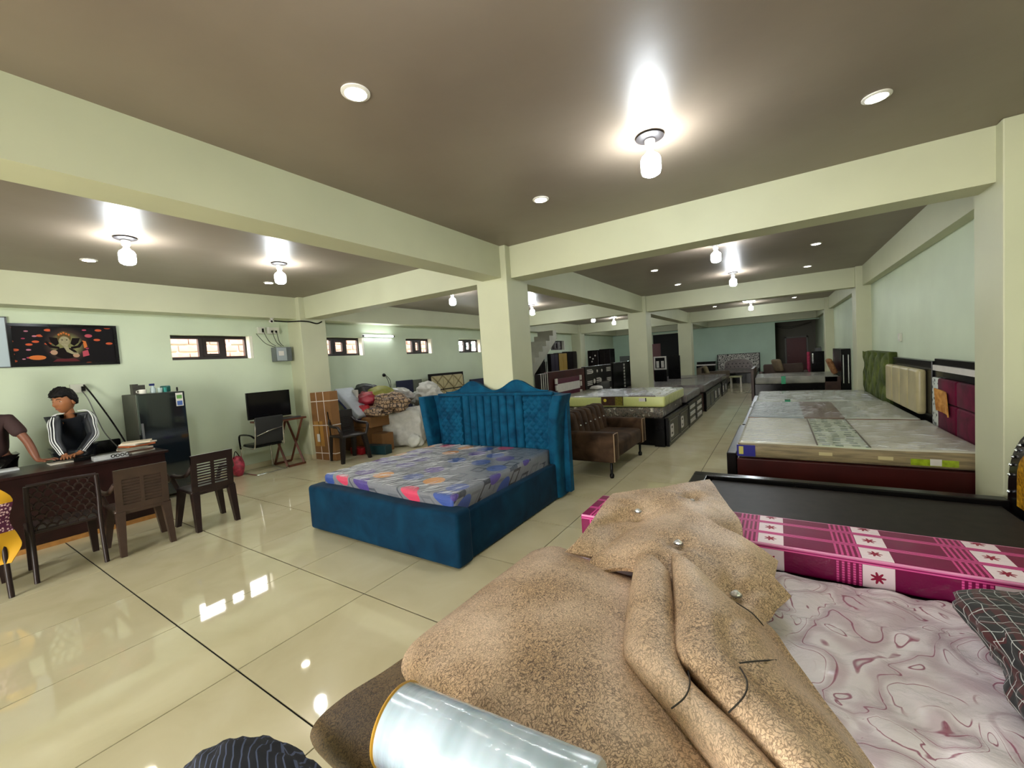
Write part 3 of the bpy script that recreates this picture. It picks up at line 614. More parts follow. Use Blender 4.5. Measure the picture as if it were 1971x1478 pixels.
def lump(c, r, zmin, seed, amp=.22, sub=5):
    bm = bmesh.new(); bmesh.ops.create_icosphere(bm, subdivisions=sub, radius=1)
    for v in bm.verts:
        p = v.co.copy(); k = 1+amp*noise.noise(p*1.7+Vector((seed, 0, 0)))+amp*.5*abs(noise.noise(p*4.1+Vector((0, seed, 0))))
        q = Vector((c[0]+p.x*r[0]*k, c[1]+p.y*r[1]*k, c[2]+p.z*r[2]*k)); q.z = max(q.z, zmin); v.co = q
    bm.verts.index_update(); mb = MB().add([v.co for v in bm.verts], [[v.index for v in f.verts] for f in bm.faces]); bm.free(); return mb
lump((.86, 1.86, .50), (.33, .42, .15), .412, 3.3, .28).build('cloth_bundle', plaid('plaid_cloth', (.006, .006, .007), s2l(176, 178, 176), s2l(74, 10, 16), 24), smooth=70, label='crumpled black plaid cloth with white lines at the right edge', cat='cloth')
def pin():
    m, nt, b = nmat('pinstripe'); c = coords(nt, 'Object', (1, 1, 1), (0, 0, .5)); q = sep(nt, c)
    f = math_(nt, 'LESS_THAN', math_(nt, 'FRACT', math_(nt, 'MULTIPLY', math_(nt, 'ADD', q[1], math_(nt, 'MULTIPLY', q[2], .7)), 60)), .18)
    lk(nt, mixc(nt, f, s2l(10, 12, 24), s2l(74, 84, 112)), b.inputs['Base Color']); setp(b, Roughness=.8); return m
lump((-.97, .36, .50), (.33, .17, .15), .412, 9.1, .3).build('cloth_bundle', pin(), smooth=70, label='dark navy pinstriped cloth bundle at the bottom left of the pile', cat='cloth')
# ------------------------------------------------------------------ helpers for show-room beds
m_maroonb = plain('maroon_board', s2l(58, 14, 12), .4, .35, 3, spec=.25)
m_dk = plain('dark_veneer', s2l(20, 15, 15), .3, .3, 10, spec=.16)
m_brownv = plain('brown_veneer', s2l(60, 40, 34), .4, .3, 9, spec=.25)
m_white = plain('white_inlay', s2l(205, 200, 192), .5, .05, 12)
m_maroon_v = velvet('maroon_velvet', s2l(60, 4, 26), s2l(104, 10, 48), 6)
m_green_v = velvet('olive_velvet', s2l(52, 64, 26), s2l(98, 108, 50), 5)
m_cream_l = plain('cream_leather', s2l(176, 164, 124), .38, .12, 5, .05)
m_tape = plain('green_tape', s2l(20, 150, 104), .25, .2, 12, coat=.6)
m_brown_s = velvet('brown_suede', s2l(44, 31, 22), s2l(86, 64, 46), 5)
def wrapped(name, stops, scale, stretch=(1, 1, 1), wr=.9, ws=6, wst=(1, 4, 1), tint=None):
    m, nt, b = nmat(name); c = coords(nt); mp = nd(nt, 'ShaderNodeMapping'); mp.inputs['Scale'].default_value = stretch; lk(nt, c, mp.inputs[0])
    n = nd(nt, 'ShaderNodeTexNoise'); n.inputs['Scale'].default_value = scale; n.inputs['Detail'].default_value = 3; n.inputs['Distortion'].default_value = .5; lk(nt, mp.outputs[0], n.inputs['Vector'])
    lk(nt, ramp(nt, n.outputs[0], stops), b.inputs['Base Color']); setp(b, Roughness=.5); wrap_coat(nt, b, c, wr, ws, wst, .09); return m
def banded(name, bands, sidecol, wr=.9):
    """top print in bands along X (position, colour), given side colour below the top"""
    m, nt, b = nmat(name); c = coords(nt); q = sep(nt, c)
    t = math_(nt, 'DIVIDE', math_(nt, 'SUBTRACT', q[0], bands[0]), bands[1]-bands[0])
    n = nd(nt, 'ShaderNodeTexNoise'); n.inputs['Scale'].default_value = 6; n.inputs['Detail'].default_value = 4; lk(nt, c, n.inputs['Vector'])
    t2 = math_(nt, 'ADD', t, math_(nt, 'MULTIPLY', math_(nt, 'SUBTRACT', n.outputs[0], .5), .02))
    col = ramp(nt, t2, bands[2], 'CONSTANT')
    col = mixc(nt, math_(nt, 'MULTIPLY', n.outputs[0], .35), col, s2l(120, 116, 104))
    if len(bands) > 3:   # rows of dark blocks inside one band
        lo, hi, dk = bands[3]
        v = nd(nt, 'ShaderNodeTexVoronoi', distance='CHEBYCHEV', voronoi_dimensions='2D'); v.inputs['Scale'].default_value = 9; v.inputs['Randomness'].default_value = .35; lk(nt, c, v.inputs['Vector'])
        f = math_(nt, 'MULTIPLY', math_(nt, 'LESS_THAN', v.outputs['Distance'], .27), math_(nt, 'MULTIPLY', math_(nt, 'GREATER_THAN', t, lo), math_(nt, 'LESS_THAN', t, hi)))
        col = mixc(nt, f, col, dk)
    g = nd(nt, 'ShaderNodeNewGeometry'); nz = sep(nt, g.outputs['Normal'])[2]
    w = nd(nt, 'ShaderNodeTexNoise'); w.inputs['Scale'].default_value = 9; lk(nt, coords(nt, 'Object', (.5, .5, 6)), w.inputs['Vector'])
    sc_ = ramp(nt, w.outputs[0], [(.35, tuple(x*.55 for x in sidecol)), (.65, sidecol)])
    lk(nt, mixc(nt, math_(nt, 'GREATER_THAN', nz, .5), sc_, col), b.inputs['Base Color']); setp(b, Roughness=.5); wrap_coat(nt, b, c, wr, 5, (1, 4, 1), .08); return m
def mattress(x0, x1, y0, y1, z0, z1, mat, label, r=.03, sag=.006):
    mb = MB(); rbox(mb, x0, x1, y0, y1, z0, z1, r, 3, lambda p: Vector((p.x, p.y, p.z+(sag*math.sin(p.x*4+y0)*math.cos(p.y*3.3) if p.z > (z0+z1)/2 else 0))), (6, 6, 1))
    return mb.build('mattress', mat, smooth=60, label=label, cat='mattress')
# ------------------------------------------------------------------ right row
RB1 = thing('bed', 'dark maroon bed carrying the cream mattress, beside the right column', 'bed', (.5, 5.6, 0))
MB().box(-.38, 1.40, 4.72, 6.42, .0, .40, bev=.01).build('box_base', m_maroonb, RB1, world=True)
MB().box(-.47, -.385, 4.70, 6.44, .0, .455, bev=.008).build('foot_panel', m_dk, RB1, world=True)
h = MB().box(1.47, 1.515, 4.70, 6.44, .1, 1.26, bev=.006).build('headboard', m_black, RB1, world=True)
MB().box(1.455, 1.47, 4.70, 6.44, 1.13, 1.19).build('white_stripe', m_white, h)
mb = MB(); rbox(mb, 1.43, 1.47, 6.17, 6.36, .5, 1.06, .012, 2)
def speck():
    m, nt, b = nmat('black_white_flock'); v = nd(nt, 'ShaderNodeTexVoronoi'); v.inputs['Scale'].default_value = 20; lk(nt, coords(nt), v.inputs['Vector'])
    lk(nt, ramp(nt, v.outputs['Distance'], [(.28, s2l(26, 30, 30)), (.4, s2l(190, 194, 186))]), b.inputs['Base Color']); setp(b, Roughness=.6); return m
mb.build('patterned_strip', speck(), h, smooth=50)
for y0, y1, z0, z1 in ((5.62, 6.15, .82, 1.06), (5.62, 6.15, .5, .81), (5.05, 5.6, .82, 1.06), (5.05, 5.6, .5, .81), (4.75, 5.03, .5, 1.06)):
    mb = MB(); rbox(mb, 1.425, 1.47, y0, y1, z0, z1, .018, 3); mb.build('pad', m_maroon_v, h, smooth=60)
mb = MB(); rows = [[(1.405+.02*math.sin(j*1.3), 5.72+.10*j+.02*i, .70+.075*i+.012*j) for j in range(4)] for i in range(4)]
patch([[Vector(p) for p in r] for r in rows], 3, 3, .012).build('fabric_sample', velvet('orange_fabric', s2l(150, 96, 40), s2l(206, 150, 80), 14), smooth=60, label='square orange patterned fabric sample leaning on the maroon headboard', cat='fabric sample')
mattress(-.37, 1.41, 4.74, 6.42, .405, .565, banded('cream_print', (-.37, 1.41, [(0, s2l(206, 204, 184)), (.37, s2l(196, 206, 178)), (.585, s2l(208, 204, 184))], (.375, .58, s2l(98, 120, 92))), s2l(150, 132, 96)), 'cream mattress with green patterned middle band, nearest in the right row')
RM = [o for o in bpy.data.objects if o.get('label', '').startswith('cream mattress')][0]
for nm, x0, x1, z0, z1, c, dy in (('corner_label', -.378, -.215, .42, .535, plain('label_blue', s2l(40, 38, 130), .3, coat=.5), .003), ('corner_tag', -.36, -.32, .44, .52, plain('tag_yellow', s2l(190, 180, 90), .4), .005), ('corner_label', 1.345, 1.415, .42, .55, plain('label_blue', s2l(40, 38, 130), .3), .003), ('brand_label', .93, 1.22, .43, .485, plain('label_lime', s2l(140, 160, 30), .3, .4, 20, coat=.5), .003), ('brand_label', 1.05, 1.12, .435, .49, m_white, .005), ('printed_panel', .30, .40, .47, .50, plain('label_tan', s2l(190, 176, 130), .5), .003), ('printed_panel', .72, .82, .46, .49, plain('label_tan', s2l(190, 176, 130), .5), .003)):
    MB().box(x0, x1, 4.74-dy, 4.75, z0, z1).build(nm, c, RM)
for x in (.29, .67): MB().box(x-.006, x+.006, 4.737, 6.40, .566, .570).build('binding_band', plain('band_brown', s2l(86, 74, 58), .5), RM)
creases(RM, 260, -.34, 1.38, 4.77, 6.38, 0, lambda x, y: R_(30)+(y-5.5)*.5, .5, 8, lambda u, v: .06+1.1*max(0, .32-u)+.35*(v < .08), (.04, .2), zf=lambda x, y: .565+.006*math.sin(x*4+4.74)*math.cos(y*3.3))
RB2 = thing('bed', 'dark bed with cream leather channelled headboard, second in the right row', 'bed', (.5, 7.4, 0))
MB().box(-.36, 1.40, 6.50, 8.30, .0, .40, bev=.01).build('box_base', m_dk, RB2, world=True)
MB().box(-.44, -.365, 6.48, 8.32, .0, .46, bev=.008).build('foot_panel', m_dk, RB2, world=True)
h = MB().box(1.45, 1.515, 6.46, 8.32, .1, 1.23, bev=.006).build('headboard', m_black, RB2, world=True)
for k in range(4):
    y0 = 6.62+k*.425; mb = MB(); rbox(mb, 1.36, 1.45, y0+.006, y0+.419, .60, 1.13, .035, 4); mb.build('channel_pad', m_cream_l, h, smooth=60)
mattress(-.37, 1.38, 6.52, 8.30, .405, .565, banded('grey_brown_print', (-.37, 1.38, [(0, s2l(150, 162, 166)), (.36, s2l(104, 80, 68)), (.60, s2l(176, 182, 170)), (.74, s2l(196, 198, 184))]), s2l(150, 110, 90)), 'grey mattress with brown printed block, second in the right row')
M2 = [o for o in bpy.data.objects if o.get('label', '').startswith('grey mattress with brown')][0]
creases(M2, 240, -.34, 1.34, 6.56, 8.26, 0, R_(70), .5, 18, lambda u, v: .05+1.1*max(0, .45-u), (.05, .25), .003, zf=lambda x, y: .565+.006*math.sin(x*4+6.52)*math.cos(y*3.3))
RB3 = thing('bed', 'dark bed with olive green tufted headboard, third in the right row', 'bed', (.5, 9.4, 0))
MB().box(-.36, 1.40, 8.40, 10.22, .0, .40, bev=.01).build('box_base', m_dk, RB3, world=True)
MB().box(-.44, -.365, 8.38, 10.24, .0, .46, bev=.008).build('foot_panel', m_dk, RB3, world=True)
h = MB().box(1.42, 1.515, 8.40, 10.22, .1, 1.30, bev=.01).build('headboard', m_green_v, RB3, world=True)
for r_ in range(4):
    for c_ in range(4):
        yc = 8.62+c_*.52+(.26 if r_ % 2 else 0); zc = .50+r_*.27
        dm = [(yc, zc-.32), (yc+.16, zc-.17), (yc+.245, zc), (yc+.16, zc+.17), (yc, zc+.32), (yc-.16, zc+.17), (yc-.245, zc), (yc-.16, zc-.17)]
        if zc < .45: continue
        dm = [(min(max(p, 8.42), 10.20), min(q, 1.28)) for p, q in dm]; n_ = 8; mb = MB()
        vs = [(1.421, p, q) for p, q in dm]+[(1.385, yc+(p-yc)*.80, zc+(q-zc)*.80) for p, q in dm]+[(1.372, yc+(p-yc)*.4, zc+(q-zc)*.4) for p, q in dm]
        mb.add(vs, [(i, (i+1) % n_, n_+(i+1) % n_, n_+i) for i in range(n_)]+[(n_+i, n_+(i+1) % n_, 2*n_+(i+1) % n_, 2*n_+i) for i in range(n_)]+[tuple(range(2*n_, 3*n_))]).build('tuft', m_green_v, h, smooth=75)
m3 = mattress(-.35, 1.36, 8.42, 10.24, .405, .56, wrapped('silver_print', [(.3, s2l(120, 128, 124)), (.5, s2l(168, 172, 160)), (.7, s2l(188, 190, 176))], 1.5), 'silvery plastic wrapped mattress with green tape, third in the right row')
creases(m3, 200, -.32, 1.3, 8.46, 10.2, 0, R_(70), .6, 21, lambda u, v: .08+1.2*max(0, .3-u), (.05, .25), .004, zf=lambda x, y: .56+.006*math.sin(x*4+8.42)*math.cos(y*3.3))
MB().box(.08, .16, 8.415, 8.60, .40, .566).build('tape_band', m_tape, m3)
# bed beyond the second right column
RB4 = thing('bed', 'dark bed with black headboard beyond the second right column', 'bed', (.5, 14.0, 0))
MB().box(-.56, 1.30, 13.25, 14.95, .02, .46, bev=.01).build('box_base', m_black, RB4, world=True)
MB().box(-.64, -.57, 13.15, 15.0, .0, .90, bev=.008).build('foot_panel', m_brownv, RB4, world=True)
MB().box(1.0, 1.32, 13.20, 13.25, .0, .62).build('side_panel', m_brownv, RB4, world=True)
h = MB().box(1.33, 1.51, 13.15, 15.0, .0, 1.31, bev=.006).build('headboard', m_black, RB4, world=True)
for x in (1.36, 1.46): MB().box(x, x+.018, 13.135, 13.15, .45, 1.16).build('steel_strip', plain('steel', (.6, .6, .58), .25, metal=1), h)
m4 = mattress(-.55, 1.28, 13.2, 14.95, .465, .655, wrapped('dim_silver', [(.3, s2l(92, 92, 86)), (.6, s2l(140, 138, 128))], 2.2), 'plastic wrapped grey mattress on the bed beyond the right column')
MB().box(.06, .16, 13.192, 13.4, .46, .664).build('tape_band', m_tape, m4)
mb = MB(); rbox(mb, -.06, .06, -.20, .20, -.21, .21, .05, 3); o = mb.build('cushion', velvet('tan_cushion', s2l(120, 80, 50), s2l(170, 124, 84), 20), smooth=60, label='tan square cushion leaning against the black headboard', cat='cushion'); o.location = (1.17, 13.55, .87); o.rotation_euler = (0, -.35, 0)
# ------------------------------------------------------------------ row left of the aisle
def carved_foot(root, x, y0, y1, z1, motif, panels=2):
    p = MB().box(x-.05, x, y0, y1, 0, z1, bev=.006).build('footboard', m_black, root, world=True)
    w = (y1-y0)/panels
    for k in range(panels):
        a, b_ = y0+k*w+.05, y0+(k+1)*w-.05; t = .008
        fr = MB().box(x, x+t, a, b_, .06, .075).box(x, x+t, a, b_, z1-.075, z1-.06).box(x, x+t, a, a+.015, .06, z1-.06).box(x, x+t, b_-.015, b_, .06, z1-.06)
        fr.build('raised_frame', plain('frame_edge', (.06, .06, .06), .2, coat=.5), p)
        if motif == 'square':
            c = a+.17; s = .085; m_ = MB()
            for dy, dz in ((-1, 0), (1, 0), (0, -1), (0, 1)): m_.box(x, x+.01, c+dy*s-(.014 if dy else s), c+dy*s+(.014 if dy else s), z1*.5+dz*s-(.014 if dz else s), z1*.5+dz*s+(.014 if dz else s))
            m_.box(x, x+.01, c-.03, c+.03, z1*.5-.03, z1*.5+.03); m_.build('carved_motif', m_white, p)
        elif motif == 'bars':
            for q in (.22, .5, .78):
                for e in range(3):
                    MB().box(x, x+.01, a+.10, b_-.10, z1*q-.03+e*.026, z1*q-.015+e*.026).build('carved_bar', m_white, p)
    return p
LBA = thing('bed', 'black bed with carved footboard under the yellow mattress stack', 'bed', (-2.5, 7.7, 0))
MB().box(-3.55, -1.56, 6.88, 8.55, 0, .45, bev=.008).build('box_base', m_black, LBA, world=True)
MB().box(-1.72, -1.56, 6.80, 6.875, 0, .46).build('corner_post', m_black, LBA, world=True)
carved_foot(LBA, -1.50, 6.85, 8.58, .47, 'square')
m_a = wrapped('mixed_print', [(.3, s2l(20, 24, 20)), (.45, s2l(110, 96, 80)), (.55, s2l(40, 36, 30)), (.7, s2l(190, 180, 160))], 16, wr=1)
mattress(-3.5, -1.60, 6.90, 8.55, .452, .625, m_a, 'dark printed plastic wrapped mattress under the yellow mattress')
m_b = wrapped('yellow_foam', [(.3, s2l(196, 204, 128)), (.7, s2l(222, 226, 156))], 2, wr=.35)
def yprint():
    m, nt, b = nmat('yellow_mattress'); c = coords(nt); q = sep(nt, c); g = nd(nt, 'ShaderNodeNewGeometry'); nz = sep(nt, g.outputs['Normal'])[2]
    t = math_(nt, 'ADD', math_(nt, 'MULTIPLY', q[0], .9), math_(nt, 'MULTIPLY', q[1], .35))
    top = ramp(nt, math_(nt, 'FRACT', math_(nt, 'MULTIPLY', t, .62)), [(0, s2l(120, 122, 118)), (.3, s2l(84, 70, 62)), (.55, s2l(168, 170, 148)), (.85, s2l(150, 152, 136))], 'CONSTANT')
    lk(nt, mixc(nt, math_(nt, 'GREATER_THAN', nz, .5), s2l(206, 212, 134), top), b.inputs['Base Color']); setp(b, Roughness=.45); wrap_coat(nt, b, c, .7, 5, (3, 1, 1), .08); return m
ym = mattress(-3.5, -1.56, 6.90, 8.56, .632, .825, yprint(), 'pale yellow sided mattress on top of the stack behind the sofa', .04)
creases(ym, 160, -3.4, -1.6, 6.95, 8.5, 0, R_(70), .6, 31, lambda u, v: .05+1.0*max(0, u-.6), (.05, .2), .003, zf=lambda x, y: .825+.006*math.sin(x*4+6.9)*math.cos(y*3.3))
MB().box(-2.63, -2.24, 6.894, 6.91, .66, .815).build('brand_label', plain('label_brown', s2l(64, 34, 16), .4, .5, 30), ym)
MB().box(-2.38, -2.25, 6.890, 6.91, .665, .81).build('brand_label', plain('label_olive', s2l(120, 110, 30), .4, .3, 30), ym)
MB().lathe([(.0, -.006), (.028, -.006), (.028, 0)], (-2.56, 6.894, .75), 16, axis='y').build('logo_disc', plain('logo_yellow', s2l(220, 200, 60), .5), ym)
MB().box(-1.97, -1.86, 6.892, 6.91, .73, .785).build('paper_tag', m_white, ym); MB().box(-1.865, -1.85, 6.890, 6.91, .73, .79).build('tag_edge', m_black, ym)
m_dm = wrapped('dark_print', [(.3, s2l(52, 46, 48)), (.5, s2l(110, 100, 98)), (.7, s2l(74, 66, 66))], 3, (1, 2, 1))
ROW = [(8.62, 10.34, -1.50, 'bars', .49, .66, 'second'), (10.98, 12.6, -1.50, None, .47, .66, 'third'), (12.75, 14.35, -1.52, 'square', .45, .62, 'fourth'), (14.5, 16.1, -1.50, 'square', .45, .62, 'fifth')]
for y0, y1, x, mo, zb, zt, nm in ROW:
    r = thing('bed', 'black show bed left of the aisle, %s counted from the sofa' % nm, 'bed', (-2.5, (y0+y1)/2, 0))
    MB().box(-3.5, x-.06, y0+.02, y1-.02, 0, zb-.02, bev=.008).build('box_base', m_brownv if nm == 'third' else m_black, r, world=True)
    carved_foot(r, x, y0, y1, zb, mo)
    mattress(-3.45, x-.03, y0+.01, y1-.01, zb+.004, zt, m_dm, 'dark printed wrapped mattress on the %s bed left of the aisle' % nm)
# headboards of that row
def hboard(y0, y1, z1, mat, label):
    return MB().box(-3.70, -3.62, y0, y1, 0, z1, bev=.006), label
r = thing('headboard', 'maroon and black headboard with a white band behind the yellow mattress', 'headboard', (-3.66, 7.7, 0))
MB().box(-3.72, -3.63, 6.85, 8.58, 0, 1.29, bev=.006).build('panel', m_maroonb, r, world=True)
MB().box(-3.63, -3.60, 7.10, 8.25, .72, 1.14).build('raised_panel', plain('plum', s2l(84, 20, 46), .4), r, world=True)
MB().box(-3.60, -3.585, 7.14, 8.20, .88, 1.04).build('white_band', m_white, r, world=True)
for y in (7.06, 8.22):
    for z in (.74, .92, 1.05): MB().box(-3.605, -3.575, y, y+.07, z, z+.10).build('white_block', m_white, r, world=True)
for k in range(4):
    MB().box(-3.63, -3.62, 6.56+k*.08-.0, 6.575+k*.08, .3, 1.28).build('dotted_strip', m_white, r, world=True)
MB().box(-3.72, -3.63, 6.50, 6.85, 0, 1.27).build('side_panel', m_dk, r, world=True)
r = thing('headboard', 'black headboard with rows of white carved bars, left of the second column', 'headboard', (-3.66, 9.5, 0))
MB().box(-3.72, -3.63, 8.62, 10.36, 0, 1.31, bev=.006).build('panel', m_dk, r, world=True)
for z in (.62, .88, 1.14):
    for y in (8.72, 9.98):
        for e in range(3): MB().box(-3.63, -3.615, y, y+.28, z+e*.038, z+.022+e*.038).build('carved_bar', m_white, r, world=True)
for e in range(4): MB().box(-3.63, -3.615, 9.28, 9.48, .84+e*.05, .87+e*.05).build('carved_bar', m_white, r, world=True)
for y in (9.15, 9.55): MB().lathe([(.0, .012), (.05, .010), (.06, 0)], (-3.63, y, .95), 12, axis='x').build('carved_oval', m_white, r, world=True)
for y in (9.05, 9.35, 9.66): MB().lathe([(.0, .012), (.03, .010), (.035, 0)], (-3.63, y, 1.18), 10, axis='x').build('carved_oval', m_white, r, world=True)
mb = MB(); rbox(mb, -3.60, -3.46, 9.15, 9.75, .66, .92, .05, 3); mb.build('pillow', plain('grey_pillow', s2l(70, 68, 66), .7, .1, 6), smooth=60, label='grey pillow propped against the white barred black headboard', cat='pillow')
r = thing('headboard', 'black headboard with a dotted white strip beside the second column', 'headboard', (-3.66, 11.8, 0))
MB().box(-3.72, -3.63, 10.5, 12.6, 0, 1.33, bev=.006).build('panel', m_black, r, world=True)
for k in range(8): MB().box(-3.63, -3.615, 11.35, 11.43, .62+k*.085, .68+k*.085).build('white_block', m_white, r, world=True)
mb = lump((-3.25, 8.28, .865), (.14, .10, .05), .829, 2.2, .2, 3); mb.build('cloth', plain('white_cloth', s2l(215, 212, 208), .7), smooth=60, label='small crumpled white cloth on the yellow mattress by the maroon headboard', cat='cloth')
# ------------------------------------------------------------------ brown sofa
S = thing('sofa', 'brown suede two-seat sofa with crystal buttoned back, right of the blue bed', 'sofa', (-2.05, 5.5, 0))
mb = MB(); rbox(mb, -2.30, -1.72, 4.98, 6.08, .22, .44, .05, 4); mb.build('seat', m_brown_s, S, smooth=60, world=True)
for y0, y1 in ((4.82, 4.99), (6.07, 6.24)):
    mb = MB(); rbox(mb, -2.36, -1.70, y0, y1, .20, .575, .045, 4); a = mb.build('arm', m_brown_s, S, smooth=60, world=True)
    yy = [(-1.71, y0+.012, .22), (-1.71, y0+.012, .565), (-1.71, y1-.012, .565), (-1.71, y1-.012, .22)]
    MB().tube(yy, .007, 6).build('piping', plain('tan_piping', s2l(150, 124, 96), .6), a)
n = 7
for k in range(n):
    y0 = 4.92+k*(6.14-4.92)/n; y1 = y0+(6.14-4.92)/n; mb = MB(); rbox(mb, -2.42, -2.22, y0+.002, y1-.002, .36, .80, .05, 4, lambda p: Vector((p.x-(p.z-.4)*.22, p.y, p.z)))
    mb.build('back_channel', m_brown_s, S, smooth=60, world=True)
    if k: MB().lathe([(.0, .018), (.009, .014), (.011, 0)], (-2.255, y0, .62), 8, axis='x').build('crystal_button', plain('crystal', (.9, .9, .9), .1), S, world=True)
mb = MB(); rbox(mb, -2.55, -2.44, 4.86, 6.20, .2, .62, .03, 3); mb.build('back_frame', m_brown_s, S, smooth=60, world=True)
for x, y in ((-1.78, 4.90), (-1.78, 6.16), (-2.40, 4.90), (-2.40, 6.16)):
    MB().lathe([(.018, .21), (.016, .06), (.026, .05), (.03, .025), (.022, .0)], (x, y, 0), 12).build('leg', m_black, S, smooth=50, world=True)
# ------------------------------------------------------------------ office corner: desk
m_desk = plain('desk_veneer', s2l(34, 16, 14), .3, .35, 7, spec=.3)
D = thing('desk', 'long dark brown desk in front of the two men', 'desk', (-6.4, .6, 0))
MB().box(-6.80, -6.08, -.70, 1.82, .735, .762, bev=.004).build('top', m_desk, D, world=True)
MB().box(-6.15, -6.12, -.68, 1.79, .05, .735).build('front_panel', m_desk, D, world=True)
MB().box(-6.155, -6.115, -.69, 1.80, .0, .048).build('plinth', plain('oak_strip', s2l(150, 104, 50), .5, .2, 20), D, world=True)
for y in (1.76, -.70): MB().box(-6.78, -6.15, y, y+.03, 0, .735).build('side_panel', m_desk, D, world=True)
# plastic chairs
m_pl = plain('brown_plastic', s2l(40, 28, 26), .35, .15, 12, spec=.3)
m_pl2 = plain('tan_brown_plastic', s2l(62, 46, 38), .35, .15, 12, spec=.4)
def leg(mb, a, b, r0=.040, r1=.026):
    """tapered square-ish leg from seat point a to foot b"""
    a = Vector(a); b = Vector(b); vs = []
    for p, r in ((a, r0), (b, r1)): vs += [p+Vector((sx*r, sy*r*.8, 0)) for sx, sy in ((-1, -1), (1, -1), (1, 1), (-1, 1))]
    return mb.add(vs, [(3, 2, 1, 0), (4, 5, 6, 7), (0, 1, 5, 4), (1, 2, 6, 5), (2, 3, 7, 6), (3, 0, 4, 7)])
def slat_chair(label, loc, rz, mat, solid=False, arms=True):
    """faces local -X, back on +X; seat .41 high"""
    c = thing('plastic_chair', label, 'chair', loc, rz, 'plastic chairs')
    mb = MB(); rbox(mb, -.22, .19, -.205, .205, .385, .42, .015, 2); mb.build('seat', mat, c, smooth=50)
    for sx, sy in ((-1, -1), (-1, 1), (1, -1), (1, 1)):
        leg(MB(), (sx*.165, sy*.165, .40), (sx*.205+(.01 if sx > 0 else -.01), sy*(.18 if sx > 0 else .215), 0)).build('leg', mat, c)
    t = lambda z: .175+.10*(z-.40)
    st = MB()
    for y0, y1 in ((-.190, -.140), (.140, .190)): st.prism([(t(.36)-.012, .36), (t(.36)+.014, .36), (t(.78)+.014, .78), (t(.78)-.012, .78)], 'y', y0, y1)
    st.prism([(t(.71)-.012, .70), (t(.71)+.014, .70), (t(.79)+.016, .79), (t(.79)-.012, .79)], 'y', -.190, .190)
    st.prism([(t(.37)-.012, .37), (t(.37)+.014, .37), (t(.46)+.014, .46), (t(.46)-.012, .46)], 'y', -.145, .145)
    st.build('back_frame', mat, c)
    if solid: MB().prism([(t(.46)-.004, .46), (t(.46)+.004, .46), (t(.71)+.004, .71), (t(.71)-.004, .71)], 'y', -.142, .142).build('back_web', mat, c)
    n = 8
    for k in range(n):
        z = .475+k*(.70-.475)/n
        MB().prism([(t(z)-.010, z), (t(z)+.012, z), (t(z)+.012, z+.014), (t(z)-.010, z+.014)], 'y', -.142, .142).build('slat', mat, c)
    MB().prism([(t(.46)-.008, .46), (t(.46)+.013, .46), (t(.70)+.013, .70), (t(.70)-.008, .70)], 'y', -.014, .014).build('centre_stile', mat, c)
    if arms:
        for s in (-1, 1):
            p = spline([(.19, s*.18, .66), (.12, s*.215, .585), (-.05, s*.235, .565), (-.17, s*.23, .56), (-.205, s*.215, .50), (-.20, s*.19, .41)], 5)
            MB().tube(p, [.022]*len(p), 8).build('arm', mat, c, smooth=60)
    return c
def web_chair(label, loc, rz, mat):
    c = thing('plastic_chair', label, 'chair', loc, rz, 'plastic chairs')
    mb = MB(); rbox(mb, -.22, .19, -.22, .22, .385, .42, .015, 2); mb.build('seat', mat, c, smooth=50)
    for sx, sy in ((-1, -1), (-1, 1)): leg(MB(), (sx*.175, sy*.185, .40), (sx*.225, sy*.20, 0)).build('leg', mat, c)
    t = lambda z: .185+.10*(z-.40)
    for s in (-1, 1):
        p = [(.235, s*.205, 0), (.20, s*.20, .38), (t(.6), s*.205, .6), (t(.79), s*.20, .79)]
        MB().tube(spline(p, 4), [.017]*13, 8).build('leg', mat, c, smooth=60)
    MB().tube([(t(.79), -.20, .79), (t(.80)+.005, 0, .80), (t(.79), .20, .79)], .014, 8).build('top_rail', mat, c, smooth=60)
    wb = MB()
    for r in range(8):
        z = .41+r*.047; off = (r % 2)*.029
        for k in range(8):
            y = -.20+k*.058+off
            if y > .20: continue
            wob = .010*math.sin(k*2.1+r*1.7)
            pts = [(t(z+.05*math.sin(a)), max(-.205, min(.205, y+.031*math.cos(a))), z+(.046+wob)*math.sin(a)) for a in [PI*q/6 for q in range(7)]]
            wb.tube(pts, .0075, 5)
    wb.build('web_back', mat, c, smooth=60, kind='stuff'); return c
web_chair('brown plastic chair with web patterned back, left one facing the desk', (-5.29, .80, 0), -.06, m_pl)
slat_chair('lighter brown plastic armchair with closed slatted back, middle one facing the desk', (-5.24, 1.29, 0), -.05, m_pl2, True)
slat_chair('dark brown plastic armchair with open slatted back, right one facing the desk', (-5.25, 1.86, 0), .0, m_pl)
web_chair('dark plastic chair cut by the left edge, under a yellow cloth', (-5.17, .24, 0), -.05, m_pl)
def scarf():
    m, nt, b = nmat('yellow_scarf'); c = coords(nt); q = sep(nt, c)
    v = nd(nt, 'ShaderNodeTexVoronoi'); v.inputs['Scale'].default_value = 60; lk(nt, c, v.inputs['Vector'])
    dots = mixc(nt, math_(nt, 'LESS_THAN', v.outputs['Distance'], .38), s2l(84, 20, 60), s2l(224, 190, 196))
    f = math_(nt, 'MULTIPLY', math_(nt, 'GREATER_THAN', q[2], .50), math_(nt, 'LESS_THAN', q[2], .72))
    lk(nt, mixc(nt, f, s2l(200, 150, 14), dots), b.inputs['Base Color']); setp(b, Roughness=.7); return m
rows = [[Vector((-4.945+.02*math.sin(j*2.1+i), .15+(ye-.15)*j/4, z)) for j in range(5)] for i, (z, ye) in enumerate(((.84, .44), (.74, .497), (.58, .467), (.44, .505), (.36, .515), (.26, .455)))]
